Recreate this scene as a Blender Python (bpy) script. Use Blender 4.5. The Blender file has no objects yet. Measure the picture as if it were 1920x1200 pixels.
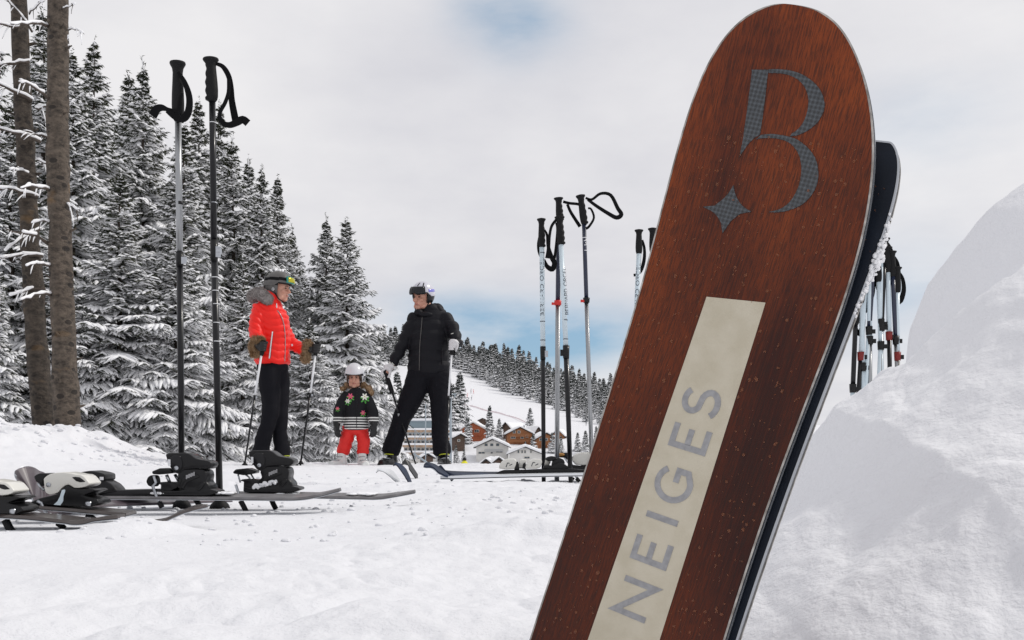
import bpy, bmesh, math, random
import numpy as np
from mathutils import Vector, Matrix, noise as mnoise
from mathutils.bvhtree import BVHTree
PI = math.pi
R = math.radians
C = bpy.context.scene.collection
scene = bpy.context.scene
F = 1867.0          # focal length in pixels of the 1920 wide photograph
HC = 0.145          # camera height above the packed snow
HZ = 844.0          # horizon row

# ------------------------------------------------------------------ camera
cam_d = bpy.data.cameras.new('camera')
cam = bpy.data.objects.new('camera', cam_d)
C.objects.link(cam)
cam.location = (0, 0, HC)
cam.rotation_euler = (R(90), 0, 0)
cam_d.sensor_width = 36.0
cam_d.lens = F / 1920 * 36.0
cam_d.shift_y = (HZ - 600) / 1920
cam_d.clip_start = 0.05
cam_d.clip_end = 6000
scene.camera = cam

# ------------------------------------------------------------------ light
SUN_AZ, SUN_EL = R(74), R(46)      # sun stands high at the right, a little ahead
scene.view_settings.view_transform = 'Standard'
scene.view_settings.look = 'None'
scene.view_settings.gamma = 1
scene.view_settings.exposure = 0.0
sun_d = bpy.data.lights.new('sun', 'SUN')
sun_d.energy = 1.6
sun_d.angle = R(5)
sun_d.color = (1.0, 0.955, 0.89)
sun = bpy.data.objects.new('sun', sun_d)
C.objects.link(sun)
sdir = Vector((math.sin(SUN_AZ) * math.cos(SUN_EL), math.cos(SUN_AZ) * math.cos(SUN_EL), math.sin(SUN_EL)))
sun.rotation_euler = sdir.to_track_quat('Z', 'Y').to_euler()
sun.location = (0, 0, 60)

world = bpy.data.worlds.new('World')
scene.world = world
world.use_nodes = True
nt = world.node_tree
nt.nodes.clear()
def N(tree, typ, **kw):
    n = tree.nodes.new(typ)
    for k, v in kw.items():
        setattr(n, k, v)
    return n
def mathn(tree, op, a, b=None, clamp=False):
    n = tree.nodes.new('ShaderNodeMath'); n.operation = op; n.use_clamp = clamp
    for i, v in enumerate((a, b)):
        if v is None: continue
        if isinstance(v, (int, float)): n.inputs[i].default_value = v
        else: tree.links.new(v, n.inputs[i])
    return n.outputs[0]
def mixc(tree, fac, a, b, mode='MIX'):
    n = tree.nodes.new('ShaderNodeMix'); n.data_type = 'RGBA'; n.blend_type = mode
    for idx, v in ((0, fac), (6, a), (7, b)):
        if isinstance(v, (int, float)): n.inputs[idx].default_value = v
        elif isinstance(v, (tuple, list)): n.inputs[idx].default_value = tuple(v) + (1,) * (4 - len(v))
        else: tree.links.new(v, n.inputs[idx])
    return n.outputs[2]
wo = N(nt, 'ShaderNodeOutputWorld'); bg = N(nt, 'ShaderNodeBackground')
sky = N(nt, 'ShaderNodeTexSky', sky_type='NISHITA')
sky.sun_disc = False
sky.sun_elevation = SUN_EL
sky.sun_rotation = SUN_AZ
sky.altitude = 1700
sky.dust_density = 0.6
tc = N(nt, 'ShaderNodeTexCoord')
nrm = N(nt, 'ShaderNodeVectorMath', operation='NORMALIZE'); nt.links.new(tc.outputs['Generated'], nrm.inputs[0])
sep = N(nt, 'ShaderNodeSeparateXYZ'); nt.links.new(nrm.outputs[0], sep.inputs[0])
# direction on a flat cloud layer, stretched near the horizon
zz = mathn(nt, 'ADD', mathn(nt, 'MAXIMUM', sep.outputs[2], 0.0), 0.22)
cx = mathn(nt, 'DIVIDE', sep.outputs[0], zz); cy = mathn(nt, 'DIVIDE', sep.outputs[1], zz)
cmb = N(nt, 'ShaderNodeCombineXYZ'); nt.links.new(cx, cmb.inputs[0]); nt.links.new(cy, cmb.inputs[1]); nt.links.new(sep.outputs[2], cmb.inputs[2])
n1 = N(nt, 'ShaderNodeTexNoise'); n1.inputs['Scale'].default_value = 1.7; n1.inputs['Detail'].default_value = 6; n1.inputs['Roughness'].default_value = 0.55
nt.links.new(cmb.outputs[0], n1.inputs['Vector'])
n2 = N(nt, 'ShaderNodeTexNoise'); n2.inputs['Scale'].default_value = 5.0; n2.inputs['Detail'].default_value = 7; n2.inputs['Roughness'].default_value = 0.6
mp = N(nt, 'ShaderNodeMapping'); mp.inputs['Scale'].default_value = (1, 1, 3); mp.inputs['Location'].default_value = (3.1, 1.7, .4)
nt.links.new(nrm.outputs[0], mp.inputs[0]); nt.links.new(mp.outputs[0], n2.inputs['Vector'])
def lobe(px, py, sx, sz, amp):
    """soft gap in the cloud around one direction"""
    d = Vector(((px - 960) / F, 1, (HZ - py) / F)).normalized()
    a = mathn(nt, 'DIVIDE', mathn(nt, 'SUBTRACT', sep.outputs[0], d.x), sx)
    b = mathn(nt, 'DIVIDE', mathn(nt, 'SUBTRACT', sep.outputs[2], d.z), sz)
    r2 = mathn(nt, 'ADD', mathn(nt, 'MULTIPLY', a, a), mathn(nt, 'MULTIPLY', b, b))
    front = mathn(nt, 'GREATER_THAN', sep.outputs[1], 0.0)
    g = mathn(nt, 'MULTIPLY', mathn(nt, 'POWER', 2.71828, mathn(nt, 'MULTIPLY', r2, -1.0)), amp)
    return mathn(nt, 'MULTIPLY', g, front)
gap = lobe(1000, 635, .12, .034, .88)
for a in ((975, 45, .045, .03, .6), (880, 20, .03, .02, .25), (840, 585, .06, .018, .45), (1660, 560, .08, .05, .3), (1720, 230, .08, .05, .2)):
    gap = mathn(nt, 'ADD', gap, lobe(*a))
wob = mathn(nt, 'SUBTRACT', n2.outputs[0], 0.5)
blue = mathn(nt, 'MULTIPLY', gap, mathn(nt, 'ADD', mathn(nt, 'MULTIPLY', wob, 3.2), 0.95), clamp=True)
cramp = N(nt, 'ShaderNodeValToRGB'); nt.links.new(n1.outputs[0], cramp.inputs[0])
cramp.color_ramp.elements[0].position = .3; cramp.color_ramp.elements[0].color = (6.75, 6.75, 7.2, 1)
cramp.color_ramp.elements[1].position = .68; cramp.color_ramp.elements[1].color = (8.5, 8.4, 8.55, 1)
skyc = mixc(nt, .55, mixc(nt, 1.0, sky.outputs[0], (.8, .8, .8), 'MULTIPLY'), (3.4, 5.6, 7.6))
col = mixc(nt, blue, cramp.outputs[0], skyc)
nt.links.new(col, bg.inputs[0]); bg.inputs[1].default_value = 0.1
nt.links.new(bg.outputs[0], wo.inputs[0])

# ------------------------------------------------------------------ helpers
def pix(px, py, D):
    return Vector(((px - 960) / F * D, D, HC + (HZ - py) / F * D))
def tag(o, label=None, cat=None, group=None, kind=None):
    if label: o['label'] = label
    if cat: o['category'] = cat
    if group: o['group'] = group
    if kind: o['kind'] = kind
    return o
def thing(name, label, cat, loc=(0, 0, 0), rz=0.0, group=None):
    o = bpy.data.objects.new(name, None); C.objects.link(o)
    o.empty_display_size = 0.05
    o.location = loc; o.rotation_euler = (0, 0, rz)
    return tag(o, label, cat, group)
def mesh_np(name, v, faces, mats=(), smooth=False, midx=None):
    """v (n,3); faces: array (m,k) or list of lists"""
    me = bpy.data.meshes.new(name)
    v = np.asarray(v, dtype=np.float32)
    if isinstance(faces, np.ndarray):
        m, k = faces.shape
        me.vertices.add(len(v)); me.vertices.foreach_set('co', v.ravel())
        me.loops.add(m * k); me.loops.foreach_set('vertex_index', faces.astype(np.int32).ravel())
        me.polygons.add(m); me.polygons.foreach_set('loop_start', np.arange(0, m * k, k, dtype=np.int32))
        me.update(calc_edges=True)
    else:
        me.from_pydata([tuple(map(float, p)) for p in v], [], [tuple(int(i) for i in f) for f in faces])
        me.update()
    for mt in mats: me.materials.append(mt)
    if midx is not None: me.polygons.foreach_set('material_index', np.asarray(midx, dtype=np.int32))
    if smooth: me.polygons.foreach_set('use_smooth', np.ones(len(me.polygons), dtype=bool))
    me.update()
    return me
def wloc(o):
    l = Vector(o.location)
    while o.parent: o = o.parent; l = l + Vector(o.location)
    return l
def link(name, me, parent=None, loc=None):
    """world-space mesh; when parented its vertices are moved into the parent's frame"""
    o = bpy.data.objects.new(name, me); C.objects.link(o)
    if parent is not None:
        L = wloc(parent)
        me.transform(Matrix.Translation(-L))
        o.parent = parent
    return o
class MB:
    def __init__(s): s.v = []; s.f = []; s.m = []
    def add(s, v, f, m=0):
        b = len(s.v)
        s.v.extend([tuple(p) for p in v]); s.f.extend([tuple(i + b for i in q) for q in f]); s.m.extend([m] * len(f))
        return s
    def mesh(s, name, mats, smooth=False):
        me = mesh_np(name, np.array(s.v), s.f, mats, smooth, s.m)
        return me
    def build(s, name, mats, parent=None, smooth=False, bevel=0, tagp=None):
        if not isinstance(mats, (list, tuple)): mats = [mats]
        me = s.mesh(name, mats, smooth)
        return link(name, me, parent)
def box(mb, c, s, m=0, rz=0.0):
    x, y, z = s[0] / 2, s[1] / 2, s[2] / 2
    v = [(-x, -y, -z), (x, -y, -z), (x, y, -z), (-x, y, -z), (-x, -y, z), (x, -y, z), (x, y, z), (-x, y, z)]
    ca, sa = math.cos(rz), math.sin(rz)
    v = [(c[0] + p[0] * ca - p[1] * sa, c[1] + p[0] * sa + p[1] * ca, c[2] + p[2]) for p in v]
    mb.add(v, [(0, 3, 2, 1), (4, 5, 6, 7), (0, 1, 5, 4), (1, 2, 6, 5), (2, 3, 7, 6), (3, 0, 4, 7)], m)
def frames(pts, up=None):
    pts = [Vector(p) for p in pts]; T = []
    for i in range(len(pts)):
        a = pts[max(0, i - 1)]; b = pts[min(len(pts) - 1, i + 1)]
        T.append((b - a).normalized())
    if up is None:
        up = Vector((0, 1, 0)) if abs(T[0].y) < .9 else Vector((1, 0, 0))
    n = (Vector(up) - T[0] * T[0].dot(Vector(up))).normalized()
    out = []
    for t in T:
        n = (n - t * t.dot(n)); n.normalize()
        out.append((t, n, t.cross(n)))
    return pts, out
def tube(mb, pts, rad, seg=10, m=0, up=None, cap=True, round_ends=False):
    """rad: list of r or (r_up, r_side)"""
    pts, fr = frames(pts, up)
    if isinstance(rad, (int, float)): rad = [rad] * len(pts)
    if round_ends:
        r0 = rad[0] if not isinstance(rad[0], tuple) else min(rad[0]) * .38
        r1 = rad[-1] if not isinstance(rad[-1], tuple) else min(rad[-1]) * .38
        def sc(r, k): return tuple(a * k for a in r) if isinstance(r, tuple) else r * k
        pre = [(pts[0] - fr[0][0] * r0 * .9, sc(rad[0], .35)), (pts[0] - fr[0][0] * r0 * .55, sc(rad[0], .8))]
        post = [(pts[-1] + fr[-1][0] * r1 * .55, sc(rad[-1], .8)), (pts[-1] + fr[-1][0] * r1 * .9, sc(rad[-1], .35))]
        pts = [p for p, _ in pre] + pts + [p for p, _ in post]
        rad = [r for _, r in pre] + list(rad) + [r for _, r in post]
        fr = [fr[0], fr[0]] + fr + [fr[-1], fr[-1]]
    v = []; f = []
    for p, (t, n, b), r in zip(pts, fr, rad):
        ra, rb = r if isinstance(r, tuple) else (r, r)
        for k in range(seg):
            a = 2 * PI * k / seg
            v.append(p + n * (math.cos(a) * ra) + b * (math.sin(a) * rb))
    L = len(pts)
    for i in range(L - 1):
        for k in range(seg):
            k2 = (k + 1) % seg
            f.append((i * seg + k, i * seg + k2, (i + 1) * seg + k2, (i + 1) * seg + k))
    if cap:
        f.append(tuple(reversed(range(seg)))); f.append(tuple((L - 1) * seg + k for k in range(seg)))
    mb.add(v, f, m)
def ell(mb, c, r, rot=None, seg=16, rings=10, m=0):
    v = []; f = []
    M = rot if rot is not None else Matrix.Identity(3)
    c = Vector(c)
    v.append(c + M @ Vector((0, 0, r[2])))
    for i in range(1, rings):
        a = PI * i / rings
        for k in range(seg):
            b = 2 * PI * k / seg
            v.append(c + M @ Vector((r[0] * math.sin(a) * math.cos(b), r[1] * math.sin(a) * math.sin(b), r[2] * math.cos(a))))
    v.append(c + M @ Vector((0, 0, -r[2])))
    for k in range(seg): f.append((0, 1 + k, 1 + (k + 1) % seg))
    for i in range(rings - 2):
        for k in range(seg):
            a = 1 + i * seg
            f.append((a + k, a + seg + k, a + seg + (k + 1) % seg, a + (k + 1) % seg))
    e = len(v) - 1; a = 1 + (rings - 2) * seg
    for k in range(seg): f.append((e, a + (k + 1) % seg, a + k))
    mb.add(v, f, m)
def remesh(mb, voxel, smooth=2):
    me = mb.mesh('tmp', [])
    o = bpy.data.objects.new('tmp', me); C.objects.link(o)
    md = o.modifiers.new('r', 'REMESH'); md.mode = 'VOXEL'; md.voxel_size = voxel
    if smooth:
        ms = o.modifiers.new('s', 'SMOOTH'); ms.iterations = smooth; ms.factor = 0.5
    dg = bpy.context.evaluated_depsgraph_get(); dg.update()
    ev = o.evaluated_get(dg)
    r = bpy.data.meshes.new_from_object(ev)
    bpy.data.objects.remove(o, do_unlink=True); bpy.data.meshes.remove(me)
    r.polygons.foreach_set('use_smooth', np.ones(len(r.polygons), dtype=bool))
    return r
def get_co(me):
    a = np.empty(len(me.vertices) * 3, dtype=np.float32); me.vertices.foreach_get('co', a); return a.reshape(-1, 3)
def get_no(me):
    a = np.empty(len(me.vertices) * 3, dtype=np.float32); me.vertices.foreach_get('normal', a); return a.reshape(-1, 3)
def displace(me, fn):
    co = get_co(me); no = get_no(me)
    d = fn(co, no)
    me.vertices.foreach_set('co', (co + no * d[:, None]).astype(np.float32).ravel()); me.update()
def prism(mb_or_none, pts2, D, half, m=0, bevel=0.0, Y=None, seg=2):
    """side profile given in photo pixels at depth D, extruded +-half in depth; returns bmesh-made verts/faces"""
    bm = bmesh.new()
    Yc = D if Y is None else Y
    P = [pix(x, y, D) for x, y in pts2]
    a = [bm.verts.new((p.x, Yc - half, p.z)) for p in P]
    f = bm.faces.new(a)
    r = bmesh.ops.extrude_face_region(bm, geom=[f])
    vs = [g for g in r['geom'] if isinstance(g, bmesh.types.BMVert)]
    bmesh.ops.translate(bm, verts=vs, vec=(0, 2 * half, 0))
    bmesh.ops.recalc_face_normals(bm, faces=bm.faces)
    if bevel:
        bmesh.ops.bevel(bm, geom=list(bm.edges), offset=bevel, segments=seg, affect='EDGES', clamp_overlap=True, profile=.5)
    bm.verts.ensure_lookup_table()
    v = [tuple(q.co) for q in bm.verts]; fs = [[q.index for q in g.verts] for g in bm.faces]
    bm.free()
    mb_or_none.add(v, fs, m)
def autosmooth(o, ang=35):
    me = o.data
    me.polygons.foreach_set('use_smooth', np.ones(len(me.polygons), dtype=bool))
    try: me.set_sharp_from_angle(angle=R(ang))
    except Exception: pass
# numpy value noise
_perm = np.random.RandomState(7).permutation(4096)
_rv = np.random.RandomState(9).rand(4096)
def vnoise(x, y, seed=0):
    xi = np.floor(x).astype(np.int64); yi = np.floor(y).astype(np.int64)
    fx = x - xi; fy = y - yi
    fx = fx * fx * fx * (fx * (fx * 6 - 15) + 10); fy = fy * fy * fy * (fy * (fy * 6 - 15) + 10)
    def h(a, b): return _rv[(_perm[(a + seed * 131) & 4095] + b * 57 + seed * 17) & 4095]
    return (h(xi, yi) * (1 - fx) + h(xi + 1, yi) * fx) * (1 - fy) + (h(xi, yi + 1) * (1 - fx) + h(xi + 1, yi + 1) * fx) * fy
def fbm(x, y, oct=4, seed=0, gain=.5):
    s = 0; a = 1; t = 0
    for i in range(oct):
        ca, sa = math.cos(i * 1.1 + .5), math.sin(i * 1.1 + .5)
        s = s + a * (vnoise((x * ca - y * sa) * 2 ** i + i * 19.7, (x * sa + y * ca) * 2 ** i - i * 7.3, seed + i) - .5); t += a; a *= gain
    return s / t * 2
def smst(a, b, x):
    t = np.clip((x - a) / (b - a), 0, 1); return t * t * (3 - 2 * t)

# ------------------------------------------------------------------ materials
def mat(name, col, rough=.6, metal=0.0, spec=.5, coat=0.0, bump=None, var=None, transmission=0, ior=1.45, coat_rough=.1, sheen=0):
    m = bpy.data.materials.new(name); m.use_nodes = True
    t = m.node_tree; b = t.nodes['Principled BSDF']
    b.inputs['Base Color'].default_value = (*col, 1); b.inputs['Roughness'].default_value = rough
    b.inputs['Metallic'].default_value = metal; b.inputs['Specular IOR Level'].default_value = spec
    b.inputs['Coat Weight'].default_value = coat; b.inputs['Coat Roughness'].default_value = coat_rough
    b.inputs['Transmission Weight'].default_value = transmission; b.inputs['IOR'].default_value = ior
    if sheen: b.inputs['Sheen Weight'].default_value = sheen
    tcn = t.nodes.new('ShaderNodeTexCoord')
    if var:   # (scale, colour2, sharpness)
        n = t.nodes.new('ShaderNodeTexNoise'); n.inputs['Scale'].default_value = var[0]; n.inputs['Detail'].default_value = 5
        t.links.new(tcn.outputs['Object'], n.inputs['Vector'])
        r = t.nodes.new('ShaderNodeValToRGB'); t.links.new(n.outputs[0], r.inputs[0])
        w = var[2] if len(var) > 2 else .15
        r.color_ramp.elements[0].position = .5 - w; r.color_ramp.elements[0].color = (*col, 1)
        r.color_ramp.elements[1].position = .5 + w; r.color_ramp.elements[1].color = (*var[1], 1)
        t.links.new(r.outputs[0], b.inputs['Base Color'])
    if bump:  # (scale, strength, distance)
        n = t.nodes.new('ShaderNodeTexNoise'); n.inputs['Scale'].default_value = bump[0]; n.inputs['Detail'].default_value = 6
        t.links.new(tcn.outputs['Object'], n.inputs['Vector'])
        bn = t.nodes.new('ShaderNodeBump'); bn.inputs['Strength'].default_value = bump[1]; bn.inputs['Distance'].default_value = bump[2]
        t.links.new(n.outputs[0], bn.inputs['Height']); t.links.new(bn.outputs[0], b.inputs['Normal'])
    return m
M = {}
M['snow_tree'] = mat('snow_on_branches', (.91, .915, .93), .8, spec=.2)
M['snow_roof'] = mat('snow_on_roofs', (.87, .88, .9), .8, spec=.2, bump=(1.5, .4, .3))
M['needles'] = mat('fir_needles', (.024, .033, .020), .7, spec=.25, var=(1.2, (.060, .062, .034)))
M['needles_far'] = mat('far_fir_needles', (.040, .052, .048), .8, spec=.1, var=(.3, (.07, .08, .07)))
M['bark_thin'] = mat('fir_bark', (.07, .055, .045), .9, bump=(20, .5, .03))
M['black'] = mat('black_plastic', (.005, .005, .006), .45, spec=.25, coat=.25, coat_rough=.12, bump=(150, .15, .002))
M['black_matt'] = mat('black_rubber', (.008, .008, .009), .6, spec=.25, bump=(220, .2, .002))
M['webbing'] = mat('black_webbing', (.006, .006, .007), .8, spec=.15, bump=(500, .4, .001))
M['steel'] = mat('steel', (.45, .47, .5), .28, metal=1.0)
M['alu'] = mat('brushed_aluminium', (.36, .37, .38), .32, metal=1.0)
M['whiteblue'] = mat('pale_blue_paint', (.60, .70, .76), .35, coat=.3)
M['navy'] = mat('navy_paint', (.012, .018, .045), .35, coat=.4)
M['poleblack'] = mat('black_paint', (.006, .006, .008), .3, coat=.2, spec=.3)
M['dark_red'] = mat('dark_red_plastic', (.20, .015, .012), .5)
M['red'] = mat('red_plastic', (.62, .03, .025), .4)
M['ink'] = mat('dark_ink', (.03, .035, .05), .5)
M['whiteink'] = mat('white_print', (.75, .76, .78), .5)
M['white_plastic'] = mat('white_translucent_plastic', (.72, .71, .66), .3, coat=.3, bump=(60, .2, .002))
M['ski_grey'] = mat('grey_top_sheet', (.13, .125, .13), .5, coat=.05, var=(25, (.20, .195, .20)))
M['ski_brown'] = mat('brown_top_sheet', (.055, .045, .042), .3, coat=.4, var=(18, (.085, .07, .066)))
M['ski_plum'] = mat('plum_top_sheet', (.085, .065, .078), .35, coat=.3, var=(30, (.13, .11, .12)))
M['ski_blue'] = mat('blue_black_top_sheet', (.008, .012, .025), .55, spec=.3, var=(10, (.015, .03, .07)))
M['ski_white'] = mat('white_top_sheet', (.72, .74, .77), .3, coat=.5)
M['base_black'] = mat('ski_base', (.012, .012, .013), .4)
# snow ground
def snow_mat():
    m = bpy.data.materials.new('packed_snow'); m.use_nodes = True
    t = m.node_tree; b = t.nodes['Principled BSDF']
    tcn = t.nodes.new('ShaderNodeTexCoord')
    b.inputs['Roughness'].default_value = .75; b.inputs['Specular IOR Level'].default_value = .25
    b.inputs['Subsurface Weight'].default_value = .0
    n = t.nodes.new('ShaderNodeTexNoise'); n.inputs['Scale'].default_value = 1.3; n.inputs['Detail'].default_value = 5
    t.links.new(tcn.outputs['Object'], n.inputs['Vector'])
    c = mixc(t, n.outputs[0], (.75, .76, .795), (.81, .815, .835))
    t.links.new(c, b.inputs['Base Color'])
    hs = None
    for sc, dist in ((55, .007), (240, .0022), (9, .012)):
        k = t.nodes.new('ShaderNodeTexNoise'); k.inputs['Scale'].default_value = sc; k.inputs['Detail'].default_value = 5; k.inputs['Roughness'].default_value = .6
        t.links.new(tcn.outputs['Object'], k.inputs['Vector'])
        bn = t.nodes.new('ShaderNodeBump'); bn.inputs['Strength'].default_value = .6; bn.inputs['Distance'].default_value = dist * .8
        t.links.new(k.outputs[0], bn.inputs['Height'])
        if hs is not None: t.links.new(hs, bn.inputs['Normal'])
        hs = bn.outputs[0]
    t.links.new(hs, b.inputs['Normal'])
    return m
M['snow'] = snow_mat()

# ------------------------------------------------------------------ ground
_G = [(0, 0), (10.8, 0), (11.6, -.03), (13, -.25), (20, -1.5), (40, -5), (80, -10), (150, -15), (300, -13), (380, -9), (430, -5.6)]
_GL = [(0, 0), (10.8, 0), (11.6, -.05), (13, -.3), (20, -.7), (40, -1.6), (80, -5), (150, -12), (300, -13), (380, -9), (430, -5.6)]
_YR = ([-1500, 300, 600, 700, 870, 1000, 1150, 1300, 1600, 1900, 4000], [610, 615, 638, 650, 682, 708, 752, 782, 800, 806, 812])
def smax(a, b, k=.02):
    h = np.clip(.5 + .5 * (a - b) / k, 0, 1); return b * (1 - h) + a * h + k * h * (1 - h)
LUMPS = []
def terrain(x, y, fine=True):
    x = np.asarray(x, dtype=float); y = np.asarray(y, dtype=float)
    yy = np.maximum(y, .01); t = x / np.maximum(yy, 1.0)
    px = 960 + F * np.clip(t, -2, 2)
    near = np.interp(yy, [a for a, _ in _G], [b for _, b in _G])
    nearl = np.interp(yy, [a for a, _ in _GL], [b for _, b in _GL])
    wl = smst(-.12, -.2, t)
    z = near * (1 - wl) + nearl * wl
    # valley side, piste and ridge
    yr = np.interp(px, *_YR)
    z480 = HC + (HZ - 828) / F * 480; z520 = HC + (HZ - 814) / F * 520
    a = np.clip((yy - 520) / 480, 0, 1)
    zh = HC + (HZ - (814 + (yr - 814) * a ** .9)) / F * np.minimum(yy, 1000)
    zf = np.where(yy < 480, np.interp(yy, [430, 480], [-5.6, z480]), np.where(yy < 520, np.interp(yy, [480, 520], [z480, z520]), zh))
    zf = zf - np.clip(yy - 1040, 0, 4000) * .12
    z = np.where(yy > 430, zf, z)
    far = smst(60, 200, yy)
    z = z + far * fbm(x / 45, y / 45, 3, 3) * 1.6
    # low bank along the forest edge at the left
    cr = np.interp(x, [-9, -4.63, -4.3, -4.0, -3.66, -3.4, -3.15, -2.8], [.46, .375, .355, .30, .16, .075, .03, 0])
    prof = smst(5.2, 8.9, yy) * (1 - smst(9.3, 11.5, yy))
    z = z + cr * prof
    # gentle unevenness and old tracks near the camera
    r = np.sqrt(x * x + y * y)
    flat = smst(-1.9, -1.4, x) * (1 - smst(-.5, .1, x)) * smst(1.5, 1.8, y) * (1 - smst(2.9, 3.6, y))
    nf = (1 - smst(14, 30, r)) * (1 - .75 * flat)
    z = z - flat * .014
    dent = np.clip(fbm(x / .5 + 9, y / .28, 2, 91) - .28, 0, 1) * smst(3.5, 5, y) * (1 - smst(10, 11, y)) * (1 - wl)
    z = z - dent * .10 * nf
    trk = np.exp(-(((x * .35 + y - 6.3) % 1.7 - .3) / .035) ** 2) + np.exp(-(((x * .35 + y - 6.3) % 1.7 - .62) / .035) ** 2)
    z = z - trk * .010 * smst(4, 4.6, y) * (1 - smst(8, 9, y))
    z = z + nf * (fbm(x / 1.1, y / 1.1, 3, 5) * .015 * smst(.3, 2, r) + fbm(x / .33, y / .33, 3, 11) * .013 + fbm(x / .06, y / .06, 3, 13) * .0022)
    rough = smst(.15, .55, fbm(x / .9 + 4, y / .9, 2, 21) + .3)
    z = z + nf * rough * np.abs(fbm(x / .11, y / .13, 4, 31)) * .018
    z = z + nf * prof * cr * .38 * (np.abs(fbm(x / .30, y / .30, 4, 41)) - .15)
    # the snow pile at the right, in which the tall skis stand
    xA = np.where(y > .9, x / np.maximum(yy, .1) * .9, x); xB = np.where(y > 1.6, x / np.maximum(yy, .1) * 1.6, x)
    A = np.interp(xA, [.02, .10, .17, .235, .262, .292, .357, .405, .463, .6, 1.0, 1.6, 2.5], [0, .008, .04, .102, .134, .178, .215, .255, .295, .36, .42, .3, 0])
    wig = fbm(x / .10, y / .10, 3, 51)
    s1 = smst(.12, .92, yy + wig * .03) * (1 - smst(1.02, 1.32, yy + wig * .06))
    B = np.interp(xB, [.50, .60, .625, .638, .668, .711, .763, .823, 1.1, 2, 3.2], [0, .05, .20, .33, .405, .463, .52, .565, .68, .62, 0])
    s2 = smst(.95, 1.6, yy) * (1 - smst(1.8, 2.9, yy))
    gx = np.exp(-(((x - .475) / .065) ** 2 + ((y - 1.25) / .12) ** 2)) * .25
    w1 = smax(A * s1, B * s2, .03) * (yy > 0.05)
    w1 = smax(w1, gx, .02) - .0
    pile = np.clip((w1 - .015) / .03, 0, 1)
    w1 = w1 + pile * (fbm(x / .20, y / .20, 2, 61) * .011 + np.abs(fbm(x / .045, y / .045, 4, 71)) * (.0012 + .008 * smst(.74, .95, y) * (1 - smst(1.1, 1.3, y))) + fbm(x / .012, y / .012, 3, 73) * .0016)
    z = z + w1 * smst(.004, .03, w1)
    for lx, ly, rx, ry, hh in LUMPS:
        g = np.exp(-(((x - lx) / rx) ** 2 + ((y - ly) / ry) ** 2))
        z = z + g * hh * (1 + .5 * fbm(x / .07, y / .07, 3, 81))
    return z
def addlump(px, py, D, rx, ry):
    p = pix(px, py, D); LUMPS.append((p.x, D, rx, ry, max(p.z * .62, .003)))
for a in ((262, 962, 1.86, .085, .10), (215, 980, 1.80, .09, .09), (120, 1000, 1.62, .12, .08), (30, 1012, 1.55, .10, .07), (300, 972, 1.84, .06, .07),
          (430, 985, 1.75, .10, .06), (560, 985, 1.9, .12, .07), (690, 940, 2.5, .14, .12), (960, 905, 3.9, .3, .1), (1080, 903, 4.0, .3, .12), (1010, 960, 1.55, .15, .12)):
    addlump(*a)
def build_ground():
    front = np.linspace(-31.5, 31.5, 721)
    side = np.array([-180, -150, -120, -100, -85, -72, -62, -54, -48, -43, -39, -36, -34, -32.5])
    ang = np.radians(np.concatenate([side, front, -side[::-1][:-1]]))
    rr = np.concatenate([[.02, .06, .12], np.exp(np.linspace(math.log(.18), math.log(3.0), 420)), np.exp(np.linspace(math.log(3.0), math.log(14), 260))[1:], np.exp(np.linspace(math.log(14), math.log(1500), 130))[1:], [2200, 3500]])
    A, Rr = np.meshgrid(ang, rr)
    X = Rr * np.sin(A); Y = Rr * np.cos(A)
    Z = terrain(X, Y)
    v = np.stack([X, Y, Z], -1).reshape(-1, 3)
    nr, na = X.shape
    i = np.arange(nr - 1)[:, None] * na; j = np.arange(na)[None, :]; j2 = (j + 1) % na
    f = np.stack([i + j, i + j2, i + na + j2, i + na + j], -1).reshape(-1, 4)
    f = f[:, ::-1]
    me = mesh_np('snow_ground', v, f, [M['snow']], True)
    o = link('snow_ground', me); tag(o, 'white snow covering the terrace, the bank, the valley and the hillside', None, None, 'structure')
    return o
ground = build_ground()
def tz(x, y): return float(terrain(np.array([x]), np.array([y]))[0])
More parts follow.
